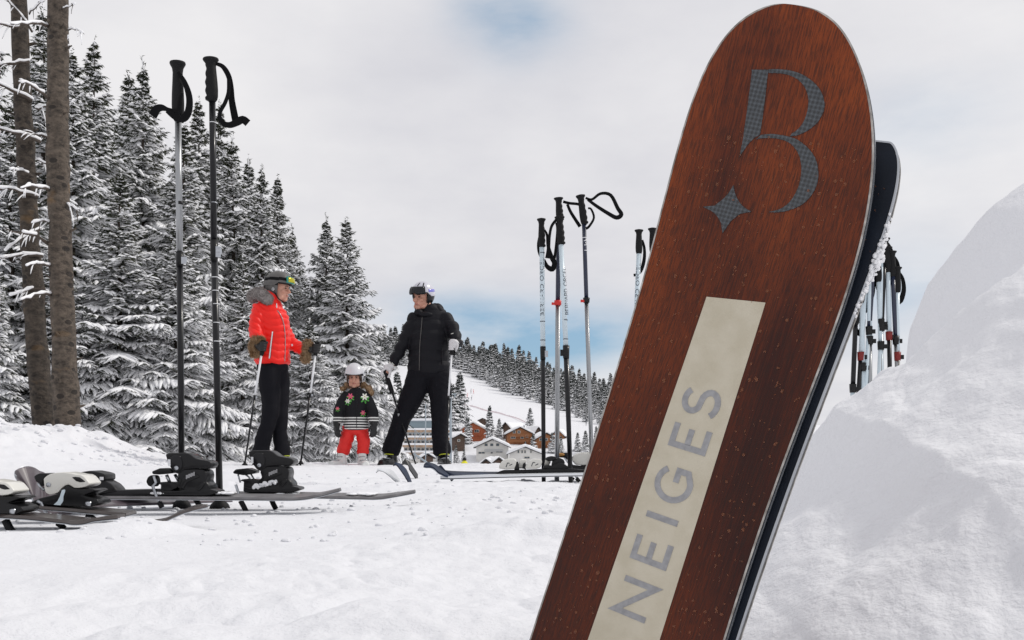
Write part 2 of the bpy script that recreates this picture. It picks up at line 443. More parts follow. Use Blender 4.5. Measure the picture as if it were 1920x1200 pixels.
# ------------------------------------------------------------------ snow covered firs
def fir_mesh(seed, H, Rm, dz=.30, tw=.10, nsz=1.0, ssz=1.0, cover=.7, low=.04, far=False, needle_n=7):
    rs = np.random.RandomState(seed)
    tipP, tipD, tipL, tipW = [], [], [], []       # twig origin, dir, length, width of snow
    spine = []
    z = low * H; lev = 0
    while z < H * .985:
        f = z / H
        rad = Rm * (1 - f) ** .98 * (1.06 if f > .12 else .78 + f * 2.3) + .012 * H * (1 - f) ** .5 * .3
        nb = int(round(5 + 3.2 * (1 - f))) if not far else int(round(4 + 3 * (1 - f)))
        a0 = rs.rand() * 6.28
        for b in range(nb):
            a = a0 + 6.283 * b / nb + rs.normal() * .22
            L = rad * (0.68 + .62 * rs.rand() ** 1.3)
            zb = z + rs.normal() * dz * .3
            up = .95 * f ** 1.5 - .16 + rs.normal() * .09         # lower branches hang, upper ones rise
            dr = .26 + .1 * rs.rand()
            spine.append((a, L, zb, up, dr))
        z += dz * (1.0 - .45 * f) * (.85 + .3 * rs.rand()); lev += 1
    for (a, L, zb, up, dr) in spine:
        ca, sa = math.cos(a), math.sin(a)
        n = max(3, int(L / tw))
        s = (np.arange(n) + rs.rand(n) * .7) / n * .92 + .08
        s = np.clip(s, 0.05, 1)
        for side in (-1, 1, 0):
            ss = s if side else s[::2]
            m = len(ss)
            r = ss * L; zc = zb + up * r - dr * ss ** 2 * L + .10 * L * ss ** 4
            slope = up - 2 * dr * ss + .4 * ss ** 3
            th = (.75 + .3 * rs.rand(m)) * side
            d0 = np.stack([np.cos(th), np.sin(th), slope * np.cos(th) - (.14 + .3 * rs.rand(m)) * abs(side) + rs.normal(size=m) * .06], -1)
            d0 /= np.linalg.norm(d0, axis=1)[:, None]
            ln = (.40 * L * (1 - ss) ** .8 + .05 * nsz + .10 * L + .04 * np.minimum(1, L)) * (.7 + .6 * rs.rand(m)) if side else np.full(m, L / n * 2.3)
            P = np.stack([r, np.zeros(m), zc], -1)
            Q = np.stack([P[:, 0] * ca - P[:, 1] * sa, P[:, 0] * sa + P[:, 1] * ca, P[:, 2]], -1)
            E = np.stack([d0[:, 0] * ca - d0[:, 1] * sa, d0[:, 0] * sa + d0[:, 1] * ca, d0[:, 2]], -1)
            tipP.append(Q); tipD.append(E); tipL.append(ln); tipW.append(np.full(m, 1.25 if side == 0 else 1.0))
    nl_ = 14
    tipP.append(np.stack([np.zeros(nl_), np.zeros(nl_), np.linspace(.90, .99, nl_) * H], -1)); tipD.append(np.tile([[.02, .0, 1.0]], (nl_, 1)) + rs.normal(size=(nl_, 3)) * .12); tipL.append(np.full(nl_, .03 * H)); tipW.append(np.full(nl_, .35))
    P = np.concatenate(tipP); D = np.concatenate(tipD); Ln = np.concatenate(tipL); W = np.concatenate(tipW)
    T = len(P)
    # needles : narrow triangles brushed forward and hanging
    k = needle_n
    s = rs.rand(T, k); side = rs.choice([-1, 1], (T, k)) * (.35 + .65 * rs.rand(T, k))
    B = P[:, None, :] + D[:, None, :] * (Ln[:, None] * s)[..., None]
    B[..., 2] -= (s ** 2) * Ln[:, None] * .12
    lat = np.cross(D, [0, 0, 1.0]); lat /= np.linalg.norm(lat, axis=1)[:, None] + 1e-6
    nd = D[:, None, :] * .75 + lat[:, None, :] * side[..., None] * .9 + np.array([0, 0, -1.0]) * (.15 + .65 * rs.rand(T, k))[..., None]
    nd /= np.linalg.norm(nd, axis=2)[..., None]
    nl = (.065 + .07 * rs.rand(T, k)) * nsz
    wv = np.cross(nd, rs.normal(size=(T, k, 3))); wv /= np.linalg.norm(wv, axis=2)[..., None] + 1e-6
    hw = (.011 + .010 * rs.rand(T, k)) * nsz
    a1 = B + wv * hw[..., None]; a2 = B - wv * hw[..., None]; a3 = B + nd * nl[..., None]
    nv = np.stack([a1, a2, a3], 2).reshape(-1, 3)
    nf = np.arange(len(nv)).reshape(-1, 3)
    # snow pads on the twigs
    keep = rs.rand(T) < cover
    Pk, Dk, Lk, Wk, latk = P[keep], D[keep], Ln[keep], W[keep], lat[keep]
    K = len(Pk)
    ring = 5
    st = np.array([.12, .45, .8]); wr = np.array([.75, 1.0, .6])
    v = np.zeros((K, 2 + 3 * ring, 3))
    wid = (.026 + .03 * rs.rand(K)) * ssz * Wk * (.6 + .6 * np.clip(Lk / .35, 0, 1.4))
    hgt = wid * (.62 + .3 * rs.rand(K))
    upv = np.cross(latk, Dk); upv[upv[:, 2] < 0] *= -1
    for q in range(3):
        c = Pk + Dk * (Lk * st[q])[:, None]; c[:, 2] += .010 * ssz - st[q] ** 2 * Lk * .12
        for e in range(ring):
            an = 2 * PI * e / ring + .3
            w = wid * wr[q] * (.75 + .5 * rs.rand(K)); h = hgt * wr[q] * (.8 + .4 * rs.rand(K))
            yv = math.sin(an)
            v[:, 1 + q * ring + e] = c + latk * (math.cos(an) * w)[:, None] + upv * ((yv if yv > 0 else yv * .45) * h)[:, None]
    v[:, 0] = Pk; v[:, -1] = Pk + Dk * (Lk * 1.02)[:, None]; v[:, -1, 2] -= Lk * .12
    tri = []
    for e in range(ring):
        e2 = (e + 1) % ring
        tri.append((0, 1 + e2, 1 + e)); tri.append((1 + 3 * ring, 1 + 2 * ring + e, 1 + 2 * ring + e2))
        for q in range(2):
            a = 1 + q * ring
            tri.append((a + e, a + e2, a + ring + e2)); tri.append((a + e, a + ring + e2, a + ring + e))
    tri = np.array(tri)
    sf = (np.arange(K)[:, None, None] * v.shape[1] + tri[None]).reshape(-1, 3)
    sv = v.reshape(-1, 3)
    return nv, nf, sv, sf
def trunk_mesh(H, r, name, m, seed=0):
    mb = MB(); rs = random.Random(seed)
    pts = [Vector((rs.uniform(-1, 1) * r * .3, rs.uniform(-1, 1) * r * .3, H * k / 8)) for k in range(9)]; pts[0] = Vector((0, 0, -.4 * r * 4))
    tube(mb, pts, [r * (1.0 - .93 * k / 8) * (1.25 if k == 0 else 1) for k in range(9)], 9)
    return mb.mesh(name, [m], True)
FIR = []
for i, (H, Rm) in enumerate(((10, 2.15), (10, 2.5), (10, 1.85), (10, 2.3), (10, 2.0), (10, 2.7))):
    nv, nf, sv, sf = fir_mesh(100 + i, H, Rm, dz=.27, tw=.078, cover=.77, ssz=1.16, nsz=.85, needle_n=9)
    FIR.append((mesh_np('fir_needles', nv, nf, [M['needles']]), mesh_np('fir_snow', sv, sf, [M['snow_tree']], True), trunk_mesh(9.9, .13, 'fir_trunk', M['bark_thin'], i)))
FARF = []
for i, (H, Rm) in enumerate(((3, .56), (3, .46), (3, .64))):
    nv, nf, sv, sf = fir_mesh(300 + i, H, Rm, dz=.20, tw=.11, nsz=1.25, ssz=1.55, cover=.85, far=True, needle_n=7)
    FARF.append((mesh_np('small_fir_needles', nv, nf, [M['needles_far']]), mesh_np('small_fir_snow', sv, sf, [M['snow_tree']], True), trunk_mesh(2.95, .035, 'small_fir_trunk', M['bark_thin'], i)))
def put_fir(lib, k, x, y, z, H, wide, rz, label, group, H0):
    o = thing('fir_tree', label, 'tree', (x, y, z), rz, group)
    s = H / H0; o.scale = (s * wide, s * wide, s)
    for nm, me in zip(('crown', 'snow_cover', 'trunk'), lib[k]):
        c = bpy.data.objects.new(nm, me); C.objects.link(c); c.parent = o
    return o
# (top px, top py, distance, variant, width factor, what sets it apart)
near_firs = [
 (-60, -40, 17.5, 1, 1.0, 'tall snow covered fir at the very left edge, mostly cut off by the frame'),
 (20, 200, 15.0, 0, 1.05, 'snowy fir whose boughs hang behind the dark left bare trunk'),
 (82, 22, 21.0, 2, .95, 'fir whose thin top shows between the two bare trunks'),
 (135, 98, 18.5, 3, .9, 'fir with its top just right of the lighter bare trunk'),
 (175, 82, 20.0, 0, .95, 'tallest snow laden fir, right of the bare trunks'),
 (243, 140, 24.0, 2, .95, 'narrow fir top just left of the double one near the left ski pole'),
 (268, 123, 22.5, 1, .85, 'snowy fir with a sharp top left of the left ski pole'),
 (225, 330, 15.2, 3, 1.1, 'lower broad fir with snow pads in front of the tallest fir'),
 (345, 235, 20.0, 2, 1.0, 'fir half hidden behind the left standing ski pole'),
 (372, 193, 24.0, 0, .95, 'fir with its top between the two tall left ski poles'),
 (330, 420, 15.5, 1, 1.05, 'low snowy fir behind the grip-high shafts of the left poles, hanging over the bank'),
 (412, 200, 26.0, 3, .9, 'fir with its top just behind the right one of the left poles'),
 (436, 262, 23.0, 1, .9, 'fir with drooping snowy boughs right of the left poles'),
 (466, 300, 25.0, 2, .9, 'slim fir between the left poles and the woman in red'),
 (491, 318, 22.0, 0, .9, 'fir standing directly above the helmet of the woman in red'),
 (520, 333, 24.0, 3, .85, 'fir with a sharp top just right of the woman in red'),
 (548, 430, 26.0, 1, .8, 'shorter fir at the right end of the dense forest edge'),
 (455, 480, 16.5, 3, .95, 'low dark fir behind the back of the woman in red'),
 (612, 410, 24.0, 1, .95, 'left of the two firs joined behind the child, top leaning left'),
 (650, 412, 22.5, 3, 1.06, 'right of the two firs behind the child, standing against the sky'),
 (580, 600, 19.0, 1, 1.1, 'young fir in front of the pair behind the child'),
 (688, 610, 27.0, 2, 1.0, 'small fir at the right foot of the fir pair, left of the man'),
 (110, 420, 14.5, 2, 1.0, 'snowy fir directly behind the two bare trunks'),
 (-30, 430, 13.6, 3, 1.0, 'low fir with heavy snow at the left frame edge above the bank'),
]
rf = random.Random(4)
for i_, (tx, ty, D, k, wd, lab) in enumerate(near_firs):
    k = (k + 4 * (i_ % 3 == 2) - (k + 4 > 5) * (i_ % 3 == 2) * 3) % 6
    top = pix(tx, ty, D)
    z = tz(top.x, D) - .1
    put_fir(FIR, k, top.x, D, z, top.z - z, wd * (1.15 if (top.z - z) < 6.5 else 1.0), rf.random() * 6.28, lab, 'firs along the forest edge', 10)
# single small firs around the village, with their tops and heights in the picture
vill = [(918, 762, 480, 55, 'fir with a pointed top between the red and the brown chalet'), (936, 786, 484, 32, 'small fir pressed against the pointed fir between the chalets'),
        (877, 784, 470, 32, 'small fir left in front of the red chalet'), (994, 766, 560, 26, 'lone small fir on the piste above the brown chalet'),
        (862, 700, 560, 78, 'fir right beside the legs of the man, on the piste edge'), (848, 722, 545, 72, 'snowy fir just right of the hip of the man'),
        (795, 705, 520, 95, 'whitish fir seen between the legs of the man'), (775, 740, 500, 80, 'short fir behind the left knee of the man'),
        (745, 700, 530, 90, 'pale fir between the grey glove of the man and his trousers'), (722, 690, 540, 95, 'pale fir left of the leaning pole of the man'),
        (1000, 815, 440, 26, 'small fir right in front of the brown chalet'), (985, 828, 436, 20, 'tiny fir below the brown chalet balcony'),
        (1035, 812, 450, 50, 'fir right of the brown chalet, behind the tall silver pole'), (1052, 818, 452, 45, 'fir between the silver and the black shafts of the pole group'),
        (1083, 812, 455, 50, 'fir close to the foot of the silver shafted right pole'), (1098, 808, 450, 52, 'fir beside the wooden ski, in the village'),
        (855, 835, 420, 34, 'round little fir left of the big white house'), (870, 842, 415, 26, 'lowest little fir before the big white house'),
        (1118, 800, 460, 50, 'fir at the right village end, half behind the wooden ski')]
def far_fir(px, py_top, D, hpx, lab, grp):
    H = hpx / F * D; x = (px - 960) / F * D
    z = HC + (HZ - py_top - hpx) / F * D
    g = tz(x, D)
    z = min(z, g) if z > g + 1 else z
    H = HC + (HZ - py_top) / F * D - g + .3
    H = max(H, hpx / F * D * .7)
    put_fir(FARF, rf.randrange(3), x, D, g - .3, H, rf.uniform(1.0, 1.25), rf.random() * 6.28, lab, grp, 3)
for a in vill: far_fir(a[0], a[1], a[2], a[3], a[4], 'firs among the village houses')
# the forest on the far ridge
cnt = 0
rh = random.Random(12)
hill = []
tries = 0
while cnt < 270 and tries < 20000:
    tries += 1
    px = rh.uniform(640, 1250)
    yr = float(np.interp(px, *_YR))
    yb = float(np.interp(px, [640, 760, 790, 850, 940, 1030, 1100, 1250], [720, 690, 680, 690, 732, 764, 792, 812]))
    py = yr + (max(yb, yr + 4) - yr) * rh.random() ** .8
    a = max(0.0, min(1.0, (814 - py) / max(1, 814 - yr))) ** (1 / .9)
    D = 520 + 480 * a
    hp = rh.uniform(34, 56) * (1.05 if px < 1000 else .95)
    if any(abs(px - q[0]) < 6.5 and abs(py - q[1]) < 7 for q in hill): continue
    hill.append((px, py)); x = (px - 960) / F * D
    z = tz(x, D) - .5
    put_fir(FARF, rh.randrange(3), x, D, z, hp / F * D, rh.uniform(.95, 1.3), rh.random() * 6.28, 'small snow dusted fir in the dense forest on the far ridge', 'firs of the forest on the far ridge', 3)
    cnt += 1

# ------------------------------------------------------------------ two bare spruce trunks with dead, snowy twigs
def bark_mat():
    m = bpy.data.materials.new('spruce_bark'); m.use_nodes = True
    t = m.node_tree; b = t.nodes['Principled BSDF']; b.inputs['Roughness'].default_value = .9
    tcn = t.nodes.new('ShaderNodeTexCoord'); mpn = t.nodes.new('ShaderNodeMapping'); mpn.inputs['Scale'].default_value = (.8, .8, 1.25)
    t.links.new(tcn.outputs['Object'], mpn.inputs[0])
    n = t.nodes.new('ShaderNodeTexNoise'); n.inputs['Scale'].default_value = 17; n.inputs['Detail'].default_value = 9; n.inputs['Roughness'].default_value = .7
    t.links.new(mpn.outputs[0], n.inputs['Vector'])
    vo = t.nodes.new('ShaderNodeTexVoronoi'); vo.inputs['Scale'].default_value = 6.5; t.links.new(mpn.outputs[0], vo.inputs['Vector'])
    spot = mathn(t, 'LESS_THAN', vo.outputs['Distance'], .22)
    r = t.nodes.new('ShaderNodeValToRGB'); t.links.new(n.outputs[0], r.inputs[0])
    r.color_ramp.elements[0].position = .32; r.color_ramp.elements[0].color = (.028, .022, .018, 1)
    r.color_ramp.elements[1].position = .66; r.color_ramp.elements[1].color = (.195, .155, .12, 1)
    c = mixc(t, mathn(t, 'MULTIPLY', spot, .8), r.outputs[0], (.02, .016, .014))
    n2_ = t.nodes.new('ShaderNodeTexNoise'); n2_.inputs['Scale'].default_value = 2.6; n2_.inputs['Detail'].default_value = 3
    t.links.new(mpn.outputs[0], n2_.inputs['Vector'])
    lic = mathn(t, 'MULTIPLY', mathn(t, 'SUBTRACT', n2_.outputs[0], .60), 9.0, clamp=True)
    c = mixc(t, mathn(t, 'MULTIPLY', lic, .7), c, (.30, .17, .06))
    t.links.new(c, b.inputs['Base Color'])
    bn = t.nodes.new('ShaderNodeBump'); bn.inputs['Strength'].default_value = 1; bn.inputs['Distance'].default_value = .06
    t.links.new(n.outputs[0], bn.inputs['Height']); t.links.new(bn.outputs[0], b.inputs['Normal'])
    return m
M['bark'] = bark_mat(); M['bark_dark'] = bark_mat()
for e_ in [n for n in M['bark_dark'].node_tree.nodes if n.type == 'VALTORGB'][0].color_ramp.elements: e_.color = tuple(a * .62 for a in e_.color[:3]) + (1,)
def bare_tree(cl, D, label, twigs, seed):
    """cl: [(px, py, width px)...] from the foot up"""
    rs = random.Random(seed)
    p0 = pix(cl[0][0], cl[0][1], D); base = Vector((p0.x, D, tz(p0.x, D)))
    t = thing('bare_spruce', label, 'tree', base, 0, 'bare trunks on the snow bank')
    mb = MB(); pts = []; rad = []
    for i in range(len(cl) - 1):
        for k in range(10):
            s = k / 10; a, b = cl[i], cl[i + 1]
            p = pix(a[0] + (b[0] - a[0]) * s, a[1] + (b[1] - a[1]) * s, D); p.x += rs.uniform(-1, 1) * .006
            pts.append(p); rad.append((a[2] + (b[2] - a[2]) * s) / 2 / F * D)
    tube(mb, pts, rad, 40)
    for q_ in range(26):
        s_ = rs.random() * .98; i0 = int(s_ * (len(pts) - 1)); an_ = rs.uniform(0, 6.28); dd_ = Vector((math.cos(an_), math.sin(an_), rs.uniform(.0, .5))); r0_ = rad[i0]
        L_ = rs.uniform(.02, .09); tube(mb, [pts[i0] + dd_ * r0_ * .7, pts[i0] + dd_ * (r0_ + L_ * .5), pts[i0] + dd_ * (r0_ + L_)], [.018, .010, .005], 6)
    me = mb.mesh('trunk', [M['bark'] if seed == 5 else M['bark_dark']], True)
    displace(me, lambda co, no: np.array([(mnoise.fractal(Vector((c[0] * 9, c[1] * 9, c[2] * 3)), 1, 2, 4)) * .012 for c in co]))
    link('trunk', me, t)
    for (x0, y0, x1, y1, w) in twigs:
        a = pix(x0, y0, D - .02); b = pix(x1, y1, D - rs.uniform(.2, .9))
        q = MB(); sn = MB(); P = []
        n = 9
        for k in range(n):
            s = k / (n - 1); p = a.lerp(b, s); p.z += math.sin(s * PI) * .02 * w + rs.uniform(-1, 1) * .012 - .06 * s * s * 0
            P.append(p)
        tube(q, P, [.016 * w * (1 - .75 * k / (n - 1)) for k in range(n)], 6)
        # side twigs
        for j in range(int(5 * w) + 3):
            s = rs.uniform(.25, 1); i0 = min(n - 1, int(s * (n - 1))); p = P[i0]
            d = (b - a).normalized() * rs.uniform(.3, .9) + Vector((0, rs.uniform(-.5, .5), rs.uniform(-.9, .5)))
            l = rs.uniform(.05, .18); Q = [p + d * l * u / 3 + Vector((0, 0, -.05 * (u / 3) ** 2)) for u in range(4)]
            tube(q, Q, [.005, .004, .003, .0015], 5)
            if rs.random() < .5: tube(sn, [v + Vector((0, 0, .007)) for v in Q], [.004, .007, .006, .002], 6)
        seg0 = 0
        while seg0 < n - 2:
            L = rs.randint(2, 4)
            if rs.random() < .8:
                S = [P[i] + Vector((0, 0, .017 * w * (1 - .6 * i / n) + .006)) for i in range(seg0, min(n, seg0 + L + 1))]
                if len(S) > 1: tube(sn, S, [(.009 + rs.random() * .012) * w ** .5 for _ in S], 7, round_ends=True)
            seg0 += L
        br = q.build('dead_branch', M['bark_thin'], t, True)
        if sn.v: sn.build('snow_cover', M['snow_tree'], br, True)
    return t
tw1 = [(45, 55, -30, 45, 1.0), (55, 118, -20, 128, 1.1), (60, 60, 5, -10, .8), (60, 188, -40, 150, 1.3), (75, 265, -30, 240, 1.2), (62, 330, 20, 318, .7),
       (70, 370, -20, 352, 1.2), (75, 430, 10, 470, .9), (55, 25, 85, 0, .5), (68, 205, 110, 196, .7), (80, 480, -20, 486, 1.0), (85, 540, 20, 556, 1.1), (70, 300, 105, 318, .6)]
tw2 = [(95, 50, 20, 46, 1.1), (128, 56, 154, 60, .45), (97, 190, 30, 150, 1.2), (97, 262, 45, 250, .9), (98, 358, 40, 352, 1.1), (98, 458, 10, 430, 1.2), (98, 500, 50, 498, .8),
       (100, 552, 40, 562, .9), (118, 18, 140, 8, .4), (130, 90, 128, 70, .3), (126, 385, 150, 395, .4), (100, 420, 60, 418, .8)]
bare_tree([(84, 815, 42), (66, 600, 37), (50, 330, 33), (36, 60, 30), (28, -260, 26)], 10.6, 'darker slimmer bare spruce trunk, left of the pair, with dead snowy twigs', tw1, 3)
bare_tree([(128, 835, 48), (118, 620, 43), (111, 400, 40), (108, 200, 39), (108, 0, 37), (108, -300, 33)], 10.2, 'lighter thicker bare spruce trunk, right of the pair, with an orange scar near its foot', tw2, 5)

# ------------------------------------------------------------------ village
M['wood_red'] = mat('red_brown_boards', (.36, .09, .04), .8, var=(3, (.46, .15, .07)))
M['wood_brown'] = mat('brown_boards', (.30, .12, .05), .8, var=(3, (.42, .19, .085)))
M['wood_dark'] = mat('dark_boards', (.075, .05, .04), .85, var=(2, (.12, .08, .06)))
M['plaster'] = mat('white_plaster', (.66, .65, .62), .85, var=(.5, (.72, .71, .69)))
M['plaster_grey'] = mat('grey_plaster', (.42, .43, .44), .85)
M['pane'] = mat('window_glass', (.05, .07, .09), .12, spec=.8)
M['trim'] = mat('pale_trim', (.62, .60, .55), .7)
M['trim_dark'] = mat('dark_eaves', (.06, .055, .055), .8)
M['steelgrey'] = mat('grey_painted_steel', (.33, .38, .42), .5)
M['glass_roof'] = mat('blue_grey_glazing', (.22, .29, .33), .25, spec=.8)
def house(px0, px1, apex, eave, basep, D, dep, wall, label, floors=(), balc=(), rz=0.0, snow=.9, trim='trim_dark', name='chalet', over=1.2, chim=None, arch=None, lower=None):
    k = D / F
    w = (px1 - px0) * k; cx_ = ((px0 + px1) / 2 - 960) * k
    zb = HC + (HZ - basep) * k; ze = HC + (HZ - eave) * k; za = HC + (HZ - apex) * k
    g = tz(cx_, D + dep / 2)
    zg = min(g, zb) - 3.0
    t = thing(name, label, 'house', (cx_, D, zb), rz, 'houses of the village')
    def add(nm, mb, ms, par=None, sm=False):
        if not isinstance(ms, list): ms = [ms]
        me = mb.mesh(nm, ms, sm); o = bpy.data.objects.new(nm, me); C.objects.link(o); o.parent = par or t; return o
    hw = w / 2; he = ze - zb; ha = za - zb; b0 = zg - zb
    mb = MB()
    v = [(-hw, 0, b0), (hw, 0, b0), (hw, 0, he), (0, 0, ha - .25), (-hw, 0, he)]
    v += [(x, dep, z) for x, _, z in v]
    mb.add(v, [(0, 1, 2, 3, 4), (9, 8, 7, 6, 5), (0, 5, 6, 1), (1, 6, 7, 2), (4, 9, 5, 0)])
    add('wall', mb, M[wall])
    # roof with a thick soft snow load
    sl = (ha - he) / hw
    ro = MB(); sn = MB(); rs = random.Random(int(px0))
    for s in (-1, 1):
        x1 = s * (hw + over); z1 = he - sl * over
        for (lo, hi, y0, y1, q, mi) in ((0, .28, -over, dep + over, ro, 0),):
            vv = [(0, y0, ha + lo), (x1, y0, z1 + lo), (x1, y0, z1 + hi), (0, y0, ha + hi), (0, y1, ha + lo), (x1, y1, z1 + lo), (x1, y1, z1 + hi), (0, y1, ha + hi)]
            q.add(vv, [(0, 1, 2, 3), (7, 6, 5, 4), (1, 5, 6, 2), (0, 4, 5, 1), (3, 2, 6, 7)], mi)
    r = add('roof', ro, M[trim])
    nx, ny = 17, 9
    top = []; 
    for j in range(ny):
        for i in range(nx):
            u = -1 + 2 * i / (nx - 1); x = u * (hw + over + .1); y = -over - .15 + (dep + 2 * over + .3) * j / (ny - 1)
            ed = min(1, (1 - abs(u)) * 9 + .45) * (1 if 0 < j < ny - 1 else .75)
            z = ha + .29 - sl * math.sqrt(x * x + .5) + .1 * sl + snow * ed * (1 + .18 * math.sin(x * 1.3 + j) + rs.uniform(-.08, .08))
            top.append((x, y, z))
    bot = [(x, y, ha + .285 - sl * abs(x)) for x, y, z in top]
    f = []
    for j in range(ny - 1):
        for i in range(nx - 1):
            a = j * nx + i; f.append((a, a + 1, a + nx + 1, a + nx)); b = a + nx * ny; f.append((b, b + nx, b + nx + 1, b + 1))
    NN = nx * ny
    for i in range(nx - 1):
        f.append((i + 1, i, NN + i, NN + i + 1)); a = (ny - 1) * nx + i; f.append((a, a + 1, NN + a + 1, NN + a))
    for j in range(ny - 1):
        a = j * nx; f.append((a, a + nx, NN + a + nx, NN + a)); a = j * nx + nx - 1; f.append((a + nx, a, NN + a, NN + a + nx))
    sn.add(top + bot, f); add('snow_cover', sn, M['snow_roof'], r, True)
    for (fx, fy, ww, wh) in floors:      # windows in picture pixels
        X = (fx - (px0 + px1) / 2) * k; Z = (basep - fy) * k; W_ = ww * k; H_ = wh * k
        fr = MB(); box(fr, (X, -.06, Z), (W_ + .35, .14, H_ + .35))
        wn = add('window', fr, M['trim' if trim != 'trim' else 'trim'])
        pn = MB(); nsub = max(1, int(round(W_ / 1.2)))
        for q in range(nsub):
            box(pn, (X - W_ / 2 + W_ * (q + .5) / nsub, -.16, Z), (W_ / nsub - .14, .07, H_))
        add('pane', pn, M['pane'], wn)
    for (bx0, bx1, by, bm_) in balc:
        X0 = (bx0 - (px0 + px1) / 2) * k; X1 = (bx1 - (px0 + px1) / 2) * k; Z = (basep - by) * k
        bb = MB(); box(bb, ((X0 + X1) / 2, -.75, Z - .5), (X1 - X0, 1.5, .16)); box(bb, ((X0 + X1) / 2, -1.45, Z + .45), (X1 - X0, .1, .14))
        nn = int((X1 - X0) / .45)
        for q in range(nn + 1): box(bb, (X0 + (X1 - X0) * q / nn, -1.45, Z), (.26, .06, .86))
        add('balcony', bb, M[bm_])
        s2 = MB(); box(s2, ((X0 + X1) / 2, -1.45, Z + .58), (X1 - X0, .16, .14)); 
    if chim:
        ch = MB(); box(ch, ((chim - (px0 + px1) / 2) * k, dep * .45, ha + .2), (.8, .8, 1.8)); box(ch, ((chim - (px0 + px1) / 2) * k, dep * .45, ha + 1.3), (1.1, 1.1, .35), 1)
        add('chimney', ch, [M['plaster_grey'], M['snow_roof']], r)
    return t
house(866.5, 908, 792.5, 804, 815, 485, 14, 'wood_red', 'red brown chalet with two balconies left of the pointed fir', [(879, 800, 11, 3), (874, 809, 3.5, 4), (881, 809, 8, 4), (894, 808, 8, 4)], [(868, 902, 814.5, 'wood_red'), (870, 892, 804, 'wood_red')], R(-6), trim='trim')
house(952, 998, 801.5, 813, 826, 470, 16, 'wood_brown', 'brown timber chalet with a wide snow roof right of the pointed fir', [(964, 810, 4, 4), (973, 810, 4, 4), (962, 820, 8, 4), (979, 820, 5, 4), (988, 818, 4, 4)], [(955, 994, 816.5, 'wood_brown'), (958, 990, 827, 'wood_brown')], R(4), chim=985)
house(893, 953, 824, 838, 852, 425, 18, 'plaster', 'larger white house with an arched gable window and green shutters', [(911.5, 834, 6, 4.5), (922, 834, 6, 4.5), (933, 834, 6, 4.5), (903, 849, 12, 3), (936, 847, 12, 2.5), (922, 849, 4, 2.5)], [(909, 943, 844.5, 'plaster_grey')], 0, name='white_house', snow=1.2)
house(955, 1015, 838.5, 851, 868, 415, 16, 'plaster', 'smaller white house with a dark gable edge right of the larger white one', [(972, 847, 3, 5), (979, 847, 3, 5), (984.5, 847, 3, 5), (995.5, 847, 2.5, 5), (988, 858, 10, 3)], [], 0, name='white_house', snow=1.2)
house(1008, 1040, 812, 821, 838, 462, 12, 'wood_brown', 'small brown chalet with a snow cap behind the black pole shafts', [(1014, 824, 5, 4), (1024, 824, 5, 4)], [(1010, 1030, 832, 'wood_brown')], R(12))
house(853, 872, 814, 819, 838, 452, 12, 'wood_dark', 'low dark hut with a snow roof left below the red chalet', [(860, 826, 4, 3)], [], R(20), name='hut')
house(898, 912, 784.5, 788, 790, 560, 8, 'wood_dark', 'tiny dark hut alone at the foot of the piste above the red chalet', [], [], 0, name='hut', snow=.4, over=.8)
house(942, 958, 792, 800, 812, 500, 12, 'wood_dark', 'dark blue roofed house peeping out left above the brown chalet', [], [], R(-35), name='house', snow=.5)
house(1003, 1012, 799, 806, 812, 500, 9, 'wood_dark', 'dark gabled house behind the right roof edge of the brown chalet', [], [], R(30), name='house', snow=.3)
house(1036, 1056, 806, 815, 830, 505, 10, 'wood_brown', 'brown chalet roof right of the silver shafted pole', [], [], R(-15))
house(925, 943, 859, 866, 876, 200, 5, 'wood_dark', 'dark little shed just behind the snow edge left of the bindings', [], [], R(20), name='shed', snow=.5, over=.5)
house(905, 920, 862, 868, 876, 200, 5, 'wood_dark', 'dark brown shed below the larger white house', [], [], R(-15), name='shed', snow=.5, over=.5)
house(792, 812, 852, 858, 872, 230, 6, 'wood_dark', 'dark wooden shed between the boots of the man', [], [], R(10), name='shed', snow=.5, over=.5)
# apartment block behind the legs of the man
M['block_wood'] = mat('pale_brown_boards', (.30, .20, .13), .8, var=(.6, (.45, .33, .24)))
def block():
    D = 400; k = D / F
    t = thing('apartment_block', 'long wooden apartment block with balconies and glazed top seen behind the legs of the man', 'building', pix(795, 862, D))
    def P(px, py, y=0): p = pix(px, py, D); return (p.x, D + y, p.z)
    w = MB(); x0, _, z0 = P(757, 875); x1, _, z1 = P(842, 803); box(w, ((x0 + x1) / 2, D + 6, (z0 + z1) / 2), (x1 - x0, 12, z1 - z0)); w.build('wall', M['plaster'], t)
    for yy in (808, 822, 836, 850):
        a = MB(); _, _, z = P(0, yy); box(a, ((x0 + x1) / 2, D - 1, z), (x1 - x0 + .6, 2.0, 1.1)); fl = a.build('balcony', M['block_wood'], t)
        s = MB(); box(s, ((x0 + x1) / 2, D - 1, z + .72), (x1 - x0 + .8, 2.2, .75)); s.build('snow_cover', M['snow_roof'], fl)
    for yy in (814.5, 829, 843, 857):
        for xx in range(761, 842, 8):
            a = MB(); X, _, z = P(xx, yy); box(a, (X, D - .04, z), (1.25, .14, 1.3)); wn = a.build('window', M['trim'], t)
            b = MB(); box(b, (X, D - .13, z), (1.0, .08, 1.05)); b.build('pane', M['pane'], wn)
    g = MB(); xa, _, za = P(766, 803); xb, _, zb = P(838, 790)
    box(g, ((xa + xb) / 2, D + 5, (za + zb) / 2 - .02), (xb - xa, 8, zb - za)); g.build('glazed_storey', M['glass_roof'], t)
    r = MB(); box(r, ((xa + xb) / 2, D + 5, zb + .15), (xb - xa + 1.5, 10, .3)); ro = r.build('roof', M['steelgrey'], t)
    s = MB(); box(s, ((xa + xb) / 2, D + 5, zb + .75), (xb - xa + 1.3, 9.8, .9)); so = s.build('snow_cover', M['snow_roof'], ro)
block()
